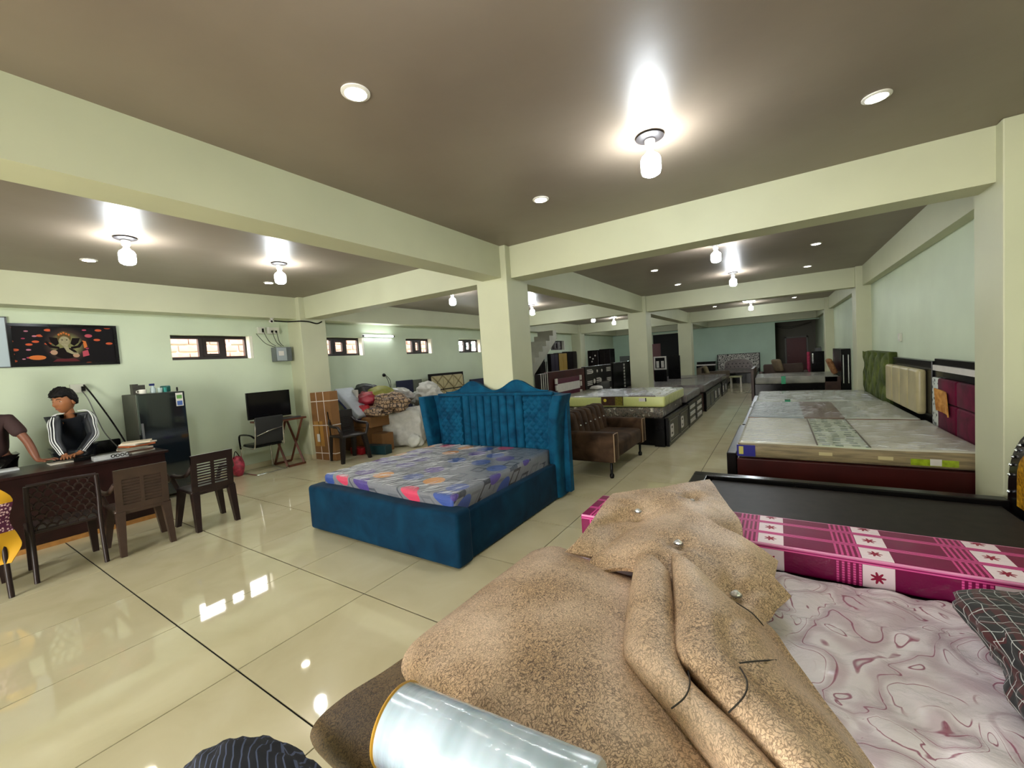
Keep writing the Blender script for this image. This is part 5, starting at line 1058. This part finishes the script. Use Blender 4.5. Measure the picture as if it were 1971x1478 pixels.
def head_mesh(c, fd, tilt=0., s=1.0):
    """head with brow, eye sockets, nose, lips, chin and ears; fd = facing direction"""
    f = Vector(fd).normalized(); r = f.cross(Vector((0, 0, 1))).normalized(); u = r.cross(f)
    f2 = f*math.cos(tilt)-u*math.sin(tilt); u2 = u*math.cos(tilt)+f*math.sin(tilt)
    W3 = lambda x, y, z: Vector(c)+(r*x+f2*y+u2*z)*s
    vs = []; N, K = 40, 30
    g = lambda v, m, w: math.exp(-((v-m)/w)**2)
    for i in range(K+1):
        th = PI*i/K; z0 = math.cos(th)
        for j in range(N):
            ph = 2*PI*j/N; x0, y0 = math.sin(th)*math.sin(ph), math.sin(th)*math.cos(ph)
            x, y, z = x0*.074, y0*.094, z0*.120
            if z < .0: k = -z/.12; x *= 1-.36*k**1.3; y = y*(1-.16*k)+.016*k*(y0 > 0)
            if y0 > 0:
                fr = max(0, y0)
                y += .030*g(x, 0, .013)*g(z, -.022, .022)*fr+.014*g(x, 0, .010)*g(z, .005, .03)*fr
                y -= .014*(g(x, .031, .016)+g(x, -.031, .016))*g(z, .012, .014)*fr
                y += .006*g(z, .036, .012)*g(x, 0, .05)*fr+.010*g(z, -.064, .008)*g(x, 0, .022)*fr+.008*g(z, -.078, .008)*g(x, 0, .02)*fr+.008*g(z, -.105, .016)*g(x, 0, .025)*fr
                y -= .006*g(z, -.071, .004)*g(x, 0, .024)*fr
            vs.append(W3(x, y, z))
    mb = MB().add(vs, [(i*N+j, i*N+(j+1) % N, (i+1)*N+(j+1) % N, (i+1)*N+j) for i in range(K) for j in range(N)])
    for sx in (-1, 1):
        ev = []
        for i in range(9):
            for j in range(10):
                a, b = PI*i/8, 2*PI*j/10; ev.append(W3(sx*(.074+.012*math.sin(a)*math.cos(b)*.8+.004), -.012+.018*math.sin(a)*math.sin(b)+.004*math.cos(a), -.005+.032*math.cos(a)))
        mb.add(ev, [(i*10+j, i*10+(j+1) % 10, (i+1)*10+(j+1) % 10, (i+1)*10+j) for i in range(8) for j in range(10)])
    return mb, W3
def hair_mesh(W3):
    vs = []; N, K = 64, 20
    for i in range(K+1):
        for j in range(N):
            ph = 2*PI*j/N; fr = math.cos(ph); lim = (1.14 if fr > .35 else (1.14+.80*min(1, (.35-fr)/.7)))+.10*noise.noise(Vector((math.sin(ph)*4, math.cos(ph)*4, 1)))
            th = lim*i/K; q = (.018+.012*max(0, math.cos(th))) if i < K else .002
            x0, y0, z0 = math.sin(th)*math.sin(ph), math.sin(th)*math.cos(ph), math.cos(th)
            bmp = .010*noise.noise(Vector((x0*9, y0*9, z0*9)))+.004*noise.noise(Vector((x0*30, y0*30, z0*30)))
            vs.append(W3(x0*(.074+q+bmp), y0*(.094+q+bmp)+(.008 if fr > .5 else 0), z0*(.120+q+.010*max(0, fr)+bmp)))
    return MB().add(vs, [(i*N+j, i*N+(j+1) % N, (i+1)*N+(j+1) % N, (i+1)*N+j) for i in range(K) for j in range(N)])
def face_parts(W3, par, m_eye, m_iris, m_lip, m_brow):
    for sx in (-1, 1):
        e = MB().lathe([(.0, .009), (.006, .0075), (.010, .003), (.010, -.003), (.0, -.008)], (0, 0, 0), 12); e.v = [W3(sx*.031+p[0], .0685+p[2]*.8, .012+p[1]*.42) for p in e.v]; eo = e.build('eye', m_eye, par, smooth=60)
        i_ = MB().lathe([(.0, .0105), (.004, .0098), (.0048, .007)], (0, 0, 0), 10); i_.v = [W3(sx*.031+p[0], .0690+p[2]*.8, .012+p[1]*.8) for p in i_.v]; i_.build('iris', m_iris, eo, smooth=60)
        MB().tube([W3(sx*.014, .094, .034), W3(sx*.03, .090, .040), W3(sx*.048, .078, .034)], [.003, .0042, .002], 6).build('eyebrow', m_brow, par, smooth=60)
    MB().tube([W3(-.024, .078, -.069), W3(-.01, .0905, -.066), W3(.01, .0905, -.066), W3(.024, .078, -.069)], [.002, .0045, .0045, .002], 6).build('lips', m_lip, par, smooth=60)
m_skin = plain('brown_skin', s2l(150, 96, 60), .5, .10, 9); m_skin_d = plain('darker_skin', s2l(120, 72, 48), .5, .10, 9)
m_hair = plain('black_hair', (.006, .005, .005), .55, .3, 60, .4, spec=.15); m_eye = plain('eye_white', (.45, .42, .38), .4); m_iris = plain('iris', (.015, .01, .008), .1); m_lip = plain('lips', s2l(112, 58, 46), .5)
def person(label, hip, neck, head_c, face, shoulders, elbows, wrists, hdirs, skin, top, sleeve_full, leg_mat, seed=0, tilt=.12):
    P_ = thing('person', label, 'person', (hip[0], hip[1], 0)); hip, neck, hc = Vector(hip), Vector(neck), Vector(head_c)
    V = [hip, hip.lerp(neck, .35), hip.lerp(neck, .72), neck-Vector((0, 0, .015)), neck.lerp(hc, .45), hc-Vector((0, 0, .03))]; E = [(0, 1), (1, 2), (2, 3), (3, 4), (4, 5)]
    Rd = [(.10, .07), (.09, .06), (.07, .045), (.048, .045), .050, .055]
    lat = (Vector(shoulders[1])-Vector(shoulders[0])).normalized()
    for k in (0, 1):
        s_, e_, w_ = Vector(shoulders[k]), Vector(elbows[k]), Vector(wrists[k]); i0 = len(V)
        V += [s_, s_.lerp(e_, .5), e_, e_.lerp(w_, .5), w_]; Rd += [.042, .042, .038, .036, (.027, .024)]
        E += [(2 if True else 3, i0), (i0, i0+1), (i0+1, i0+2), (i0+2, i0+3), (i0+3, i0+4)]
        hand(V, E, Rd, i0+4, Vector(hdirs[k]), 1 if k == 0 else -1)
    for k in (-1, 1):
        i0 = len(V); hp = hip+lat*.09*k; V += [hp-Vector((0, 0, .06)), Vector((hp.x, hp.y, .48)), Vector((hp.x-.02, hp.y, .10)), Vector((hp.x+.10, hp.y, .04))]; Rd += [.085, .062, .045, .036]
        E += [(0, i0), (i0, i0+1), (i0+1, i0+2), (i0+2, i0+3)]
    body = skin_mesh(V, E, Rd, 2); hm, W3 = head_mesh(hc, face, tilt, 1.10); body.add(hm.v, hm.f)
    b = body.build('body', skin, P_, smooth=80, world=True, fix=False)
    hair_mesh(W3).build('hair', m_hair, P_, smooth=80, world=True); 
    face_parts(W3, b, m_eye, m_iris, m_lip, m_hair)
    # upper garment: torso and sleeves grown a little larger than the body
    V = [hip-Vector((0, 0, .08)), hip.lerp(neck, .35), hip.lerp(neck, .72), neck-Vector((0, 0, .045))]; E = [(0, 1), (1, 2), (2, 3)]; Rd = [(.165, .12), (.155, .115), (.165, .12), (.075, .07)]
    for k in (0, 1):
        s_, e_, w_ = Vector(shoulders[k]), Vector(elbows[k]), Vector(wrists[k]); i0 = len(V)
        if sleeve_full: V += [s_, s_.lerp(e_, .5), e_, e_.lerp(w_, .5), e_.lerp(w_, .93)]; Rd += [.072, .060, .054, .048, .042]; E += [(2, i0), (i0, i0+1), (i0+1, i0+2), (i0+2, i0+3), (i0+3, i0+4)]
        else: V += [s_, s_.lerp(e_, .4), s_.lerp(e_, .75)]; Rd += [.074, .068, .070]; E += [(2, i0), (i0, i0+1), (i0+1, i0+2)]
    g = skin_mesh(V, E, Rd, 2); g.build('jacket' if sleeve_full else 't_shirt', top, P_, smooth=80, world=True, fix=False)
    V = [hip-Vector((0, 0, .02))]; E = []; Rd = [(.155, .125)]
    for k in (-1, 1):
        i0 = len(V); hp = hip+lat*.09*k; V += [hp-Vector((0, 0, .10)), Vector((hp.x, hp.y, .48)), Vector((hp.x-.02, hp.y, .12))]; Rd += [.105, .08, .065]; E += [(0, i0), (i0, i0+1), (i0+1, i0+2)]
    skin_mesh(V, E, Rd, 2).build('trousers', leg_mat, P_, smooth=80, world=True, fix=False)
    for k in (-1, 1):
        hp = hip+lat*.09*k; mb = MB(); rbox(mb, hp.x-.08, hp.x+.19, hp.y-.045, hp.y+.045, 0, .085, .03, 3); mb.build('shoe', m_black, P_, smooth=60, world=True)
    return P_, W3
SH = [(-6.80, 1.055, 1.20), (-6.80, 1.325, 1.225)]; EL = [(-6.70, 1.03, .98), (-6.70, 1.325, 1.0)]; WR = [(-6.60, 1.07, .815), (-6.60, 1.18, .825)]
m_jac = plain('black_track_jacket', s2l(20, 23, 28), .38, .25, 6, .1)
PM, W3m = person('young man in black striped track jacket leaning on the desk', (-7.05, 1.22, .90), (-6.83, 1.185, 1.27), (-6.80, 1.145, 1.418), (.62, -.78, 0), SH, EL, WR, [(1, -.15, 0), (.8, -.75, 0)], m_skin, m_jac, True, m_jac)
# white stripes down both sleeves
m_stripe = plain('stripe_white', s2l(220, 222, 220), .5)
for k, sy in ((0, -1), (1, 1)):
    nk = Vector((-6.83, 1.185, 1.27)); s_, e_, w_ = Vector(SH[k]), Vector(EL[k]), Vector(WR[k]); ax = (w_-s_).normalized()
    out = Vector((.75, sy*.75, .25)); out = (out-ax*out.dot(ax)).normalized(); tn = ax.cross(out).normalized()
    for q in (-1, 0, 1):
        ang = q*.46; o1 = (out*math.cos(ang)+tn*math.sin(ang))
        pts = [nk.lerp(s_, .45)+Vector((.03+.012*q, 0, .050)), nk.lerp(s_, .85)+o1*.040+Vector((0, 0, .050)), s_.lerp(e_, .12)+o1*.066, s_.lerp(e_, .5)+o1*.0575, e_+o1*.052, e_.lerp(w_, .5)+o1*.0455, e_.lerp(w_, .9)+o1*.040]
        P2 = spline(pts, 4); mb = MB(); vs = []
        for i, p in enumerate(P2):
            d_ = (P2[min(i+1, len(P2)-1)]-P2[max(i-1, 0)]).normalized(); sd = d_.cross(o1).normalized()*.0042
            vs += [p-sd, p+sd, p+sd-o1*.008, p-sd-o1*.008]
        n_ = len(P2); fs = []
        for i in range(n_-1):
            for a in range(4): fs.append((i*4+a, i*4+(a+1) % 4, (i+1)*4+(a+1) % 4, (i+1)*4+a))
        mb.add(vs, fs+[(0, 1, 2, 3), tuple(range((n_-1)*4, n_*4))]).build('sleeve_stripe', m_stripe, PM, smooth=50, world=True)
# man at the left edge
m_tee = plain('maroon_tee', s2l(56, 34, 32), .8, .12, 10)
person('man in dark maroon t-shirt leaning one hand on the desk, cut by the left edge', (-7.0, .60, .92), (-6.90, .56, 1.36), (-6.86, .52, 1.53), (.6, -.8, 0), [(-6.85, .36, 1.27), (-6.84, .73, 1.27)], [(-6.75, .30, 1.02), (-6.72, .83, 1.03)], [(-6.62, .36, .82), (-6.63, .875, .815)], [(1, 0, 0), (.5, .85, 0)], m_skin_d, m_tee, False, m_black)
# ------------------------------------------------------------------ far end of the hall
ST = thing('staircase', 'pale concrete staircase rising behind the central column', 'staircase', (-6.8, 11.0, 0)); m_conc = plain('pale_concrete', s2l(150, 148, 132), .7, .08, 4)
N = 14
for k in range(N):
    z = .18*(k+1); y = 9.34+.266*k
    MB().box(-7.10, -6.56, y, y+.28, z-.18 if k == 0 else z-.19, z).build('step', m_conc, ST, world=True)
for x in (-6.56,):
    pr = [(9.30, 0)]
    for k in range(N): pr += [(9.34+.266*k, .18*k), (9.34+.266*k, .18*(k+1))]
    pr += [(9.34+.266*N, .18*N), (9.34+.266*N, .18*N-.30), (9.75, 0)]
    MB().prism(pr, 'x', x, x+.06).build('stringer', m_conc, ST, world=True)
# wardrobes and boards along the far left wall
m_yel = plain('yellow_laminate', s2l(150, 122, 58), .4, .1, 6); m_dp = plain('dark_purple', s2l(34, 24, 40), .4)
def ward(y0, y1, z1, mt, label, x=-7.30, door=None):
    w = thing('wardrobe', label, 'wardrobe', (-7.4, (y0+y1)/2, 0)); MB().box(-7.52, x, y0, y1, 0, z1, bev=.006).build('body', m_dk, w, world=True)
    m = (y0+y1)/2
    for a, b_ in ((y0+.02, m-.01), (m+.01, y1-.02)):
        d = MB().box(x, x+.02, a, b_, .06, z1-.03).build('door', mt, w, world=True); MB().box(x+.02, x+.04, b_-.05 if a < m-.1 and b_ < m else a+.03, b_-.035 if a < m-.1 and b_ < m else a+.045, .8, 1.0).build('handle', m_chr, d)
ward(13.15, 13.55, 1.72, m_dk, 'narrow black wardrobe nearest the staircase')
ward(14.05, 14.7, 1.74, m_dp, 'dark purple wardrobe against the far left wall')
ward(14.75, 15.5, 1.76, m_yel, 'yellow laminate wardrobe against the far left wall')
ward(15.55, 16.5, 1.80, m_dk, 'dark wardrobe between the yellow one and the far column')
b_ = thing('panel_board', 'pale board with a dark tree print beside the staircase', 'board', (-7.4, 13.8, 0)); MB().box(-7.46, -7.42, 13.57, 14.03, 0, 1.74).build('board', plain('pale_panel', s2l(150, 156, 146), .5), b_, world=True)
for s_ in (-1, 0, 1): MB().tube(spline([(-7.415, 13.8, .6), (-7.413, 13.8+s_*.05, 1.0), (-7.413, 13.8+s_*.14, 1.45)], 4), .012, 5).build('tree_print', m_dk, b_, world=True)
for x0, x1, z, l in ((-7.2, -6.7, 1.80, 'black cabinet with white ornaments in the far left corner'), (-6.65, -6.15, 1.82, 'plain black cabinet beside the ornamented one in the far corner')):
    c_ = thing('cabinet', l, 'cabinet', ((x0+x1)/2, 17.8, 0)); MB().box(x0, x1, 17.5, 18.1, 0, z, bev=.006).build('body', m_black, c_, world=True)
    for a, b2 in ((x0+.02, (x0+x1)/2-.01), ((x0+x1)/2+.01, x1-.02)): MB().box(a, b2, 17.48, 17.5, .05, z-.04).build('door', m_dk, c_, world=True)
    if 'ornament' in l.split('beside')[0]:
        for q, z2 in ((x0+.12, 1.5), (x0+.25, 1.42), (x0+.36, 1.56), (x0+.2, 1.3)): MB().lathe([(.0, -.01), (.03, -.008), (.035, 0)], (q, 17.48, z2), 10, axis='y').build('ornament', m_white, c_, world=True)
MB().box(-6.1, -4.6, 18.6, 18.7, 0, 1.45, bev=.004).build('partition', plain('grey_partition', s2l(86, 92, 86), .6), label='grey partition board standing in the far left bay', cat='partition')
# added black sheet on the back wall, standing for the unlit far bay
d2 = MB().box(-5.4, -3.9, YB-.012, YB-.002, 0, 2.42).build('shade_sheet', plain('unlit_bay_dark', (.012, .012, .012), .9), kind='structure')
MB().box(-5.46, -5.4, YB-.03, YB-.001, 0, 2.48).box(-3.9, -3.84, YB-.03, YB-.001, 0, 2.48).box(-5.46, -3.84, YB-.03, YB-.001, 2.42, 2.48).build('door_frame', m_wall, d2)  # made-up frame around the black sheet
# leaning panels beyond the second free column
w_ = thing('carved_panel', 'white framed carved panel leaning beyond the second free column', 'panel', (-3.0, 13.0, 0))
MB().box(-3.16, -2.80, 12.82, 12.87, .62, 1.0).build('lower_board', m_black, w_, world=True)
for b4 in ((-3.16, -3.12, 1.0, 1.40), (-2.84, -2.80, 1.0, 1.40), (-3.12, -2.84, 1.36, 1.40), (-3.12, -2.84, 1.0, 1.04)): MB().box(b4[0], b4[1], 12.82, 12.86, b4[2], b4[3]).build('frame_bar', m_white, w_, world=True)
MB().box(-3.12, -2.84, 12.84, 12.86, 1.04, 1.36).build('backing', m_black, w_, world=True)
for x in (-3.09, -2.95): MB().box(x, x+.08, 12.825, 12.84, 1.06, 1.26).build('carved_leaf', m_white, w_, world=True)
MB().box(-3.18, -2.78, 12.83, 12.90, .0, .62).build('base_board', m_black, w_, world=True)
MB().box(-3.10, -2.72, 14.45, 14.52, 0, 1.38, bev=.004).build('board', m_black, label='tall black board behind the white carved panel', cat='board')
MB().box(-4.35, -3.75, 16.3, 16.36, 0, 1.85, bev=.004).build('board', plain('oxblood', s2l(64, 14, 18), .5), label='dark red board standing deep beyond the second free column', cat='board')
# ornate bed at the back wall
OB = thing('bed', 'dark bed with white ornate carved headboard at the far greenish wall', 'bed', (-1.5, 20.7, 0))
MB().box(-2.38, -.72, 19.6, 21.7, 0, .42, bev=.01).build('box_base', m_black, OB, world=True)
hh = MB().box(-2.42, -.68, 21.72, 21.80, 0, 1.22, bev=.006).build('headboard', m_dk, OB, world=True)
def orn():
    m, nt, b = nmat('white_carving'); v = nd(nt, 'ShaderNodeTexVoronoi', feature='DISTANCE_TO_EDGE'); v.inputs['Scale'].default_value = 13; lk(nt, coords(nt), v.inputs['Vector'])
    lk(nt, ramp(nt, v.outputs['Distance'], [(.10, s2l(190, 186, 176)), (.16, s2l(40, 34, 32))]), b.inputs['Base Color']); setp(b, Roughness=.5); return m
MB().box(-2.38, -.72, 21.69, 21.72, .48, 1.20).build('carved_border', orn(), hh)
ap = [(-2.16, .50)]+[(-1.55-.58*math.cos(PI*i/20), .62+.36*math.sin(PI*i/20)**.6) for i in range(21)]+[(-.94, .50)]
MB().prism(ap, 'y', 21.66, 21.69).build('arched_pad', plain('grey_silk', s2l(110, 98, 92), .35, .2, 9), hh)
MB().tube([(x, 21.655, z) for x, z in ap], .02, 6).build('arch_rim', m_white, hh, smooth=60)
for r_ in range(2):
    for k in range(7): MB().lathe([(.0, -.02), (.02, -.015), (.025, 0)], (-2.02+k*.157+r_*.07, 21.66, .62+r_*.14), 8, axis='y').build('button', m_dk, hh)
mattress(-2.36, -.74, 19.62, 21.64, .424, .55, m_dm, 'dark printed mattress on the bed with the ornate headboard')
sh = thing('console', 'low black and white console left of the ornate bed', 'console', (-2.95, 21.6, 0)); MB().box(-3.3, -2.5, 21.45, 21.95, 0, .74).build('body', m_black, sh, world=True); MB().box(-3.32, -2.48, 21.43, 21.95, .74, .80).build('top', m_white, sh, world=True); MB().box(-3.3, -2.5, 21.6, 21.95, .80, .92).build('shelf', m_black, sh, world=True)
# sofas near the far end
def sofa(label, x0, x1, y0, y1, mat, side):
    s_ = thing('sofa', label, 'sofa', ((x0+x1)/2, (y0+y1)/2, 0))
    mb = MB(); rbox(mb, x0, x1, y0, y1, .14, .42, .04, 3); mb.build('seat', mat, s_, smooth=60, world=True)
    if side == 'x': mb = MB(); rbox(mb, x0-.12, x0+.06, y0, y1, .14, .82, .05, 3); mb.build('backrest', mat, s_, smooth=60, world=True); ar = [(x0, x1, y0-.12, y0), (x0, x1, y1, y1+.12)]
    else: mb = MB(); rbox(mb, x0, x1, y1-.06, y1+.12, .14, .84, .05, 3); mb.build('backrest', mat, s_, smooth=60, world=True); ar = [(x0-.12, x0, y0, y1), (x1, x1+.12, y0, y1)]
    for a in ar: mb = MB(); rbox(mb, *a, .14, .60, .04, 3); mb.build('arm', mat, s_, smooth=60, world=True)
    for x in (x0+.05, x1-.05):
        for y in (y0+.05, y1-.05): MB().box(x-.02, x+.02, y-.02, y+.02, 0, .15).build('leg', m_black, s_, world=True)
sofa('dark taupe sofa near the far end, left of the aisle', -2.55, -1.65, 17.3, 18.7, plain('taupe_cloth', s2l(92, 80, 66), .8, .15, 6), 'x')
for x, y, z, rz, c, l in ((-2.35, 17.55, .66, .3, (130, 118, 88), 'tan cushion on the far taupe sofa'), (-.02, 17.05, .80, .5, (112, 96, 74), 'olive tan cushion on the arm of the far brown sofa')):
    mb = MB(); rbox(mb, -.07, .07, -.22, .22, -.22, .22, .06, 3); o = mb.build('cushion', plain('cush_%d' % c[0], s2l(*c), .8, .15, 9), smooth=60, label=l, cat='cushion'); o.location = (x, y, z); o.rotation_euler = (0, -.3, rz)
sofa('dark brown sofa before the red door at the far end', -.45, .72, 16.6, 17.3, plain('dark_brown_cloth', s2l(70, 54, 46), .8, .15, 6), 'y')
ft = thing('side_table', 'small cream low table before the far taupe sofa', 'table', (-1.35, 17.6, 0)); MB().box(-1.55, -1.15, 17.35, 17.85, .40, .44, bev=.004).build('top', plain('cream_top', s2l(150, 148, 110), .4), ft, world=True)
for x in (-1.52, -1.2):
    for y in (17.38, 17.80): MB().box(x, x+.03, y, y+.03, 0, .40).build('leg', m_white, ft, world=True)
fr = thing('fridge', 'black appliance cabinet by the far right wall', 'fridge', (1.22, 18.7, 0)); MB().box(1.03, 1.42, 18.5, 18.95, 0, 1.18, bev=.01).build('cabinet', m_black, fr, world=True); MB().box(1.04, 1.08, 18.485, 18.5, .75, 1.12).build('handle', m_chr, fr, world=True)
rd = thing('radio', 'small grey radio on top of the black appliance cabinet', 'radio', (1.24, 18.7, 1.18)); MB().box(-.10, .10, -.06, .06, .0, .13, bev=.008).build('case', plain('radio_grey', (.08, .08, .08), .4), rd); MB().tube([(-.08, 0, .13), (-.07, 0, .16), (.07, 0, .16), (.08, 0, .13)], .006, 6).build('handle', m_black, rd)
MB().tube([(.94, 18.55, .0), (.94, 18.55, 1.18)], .05, 12).build('fabric_roll', plain('pink_roll', s2l(170, 40, 80), .6, .4, 12), smooth=50, label='tall pink fabric roll beside the black appliance cabinet', cat='fabric roll')
for k in range(2): cable([(-.06, YB+1.0, 2.40-k*.05), (.5, YB+1.0, 2.28-k*.06), (1.3, YB+1.0, 2.45-k*.03)], .008, ['upper sagging wire in the far doorway', 'lower sagging wire in the far doorway'][k])
sw = thing('socket', 'pale switch plate high on the right wall', 'socket', (XR, 8.15, 1.52)); MB().box(-.03, -.002, -.05, .05, -.06, .06, bev=.004).build('plate', plain('box_white', (1, 1, 1)), sw); MB().box(-.036, -.03, -.02, .02, -.03, .03).build('rocker', m_white, sw)
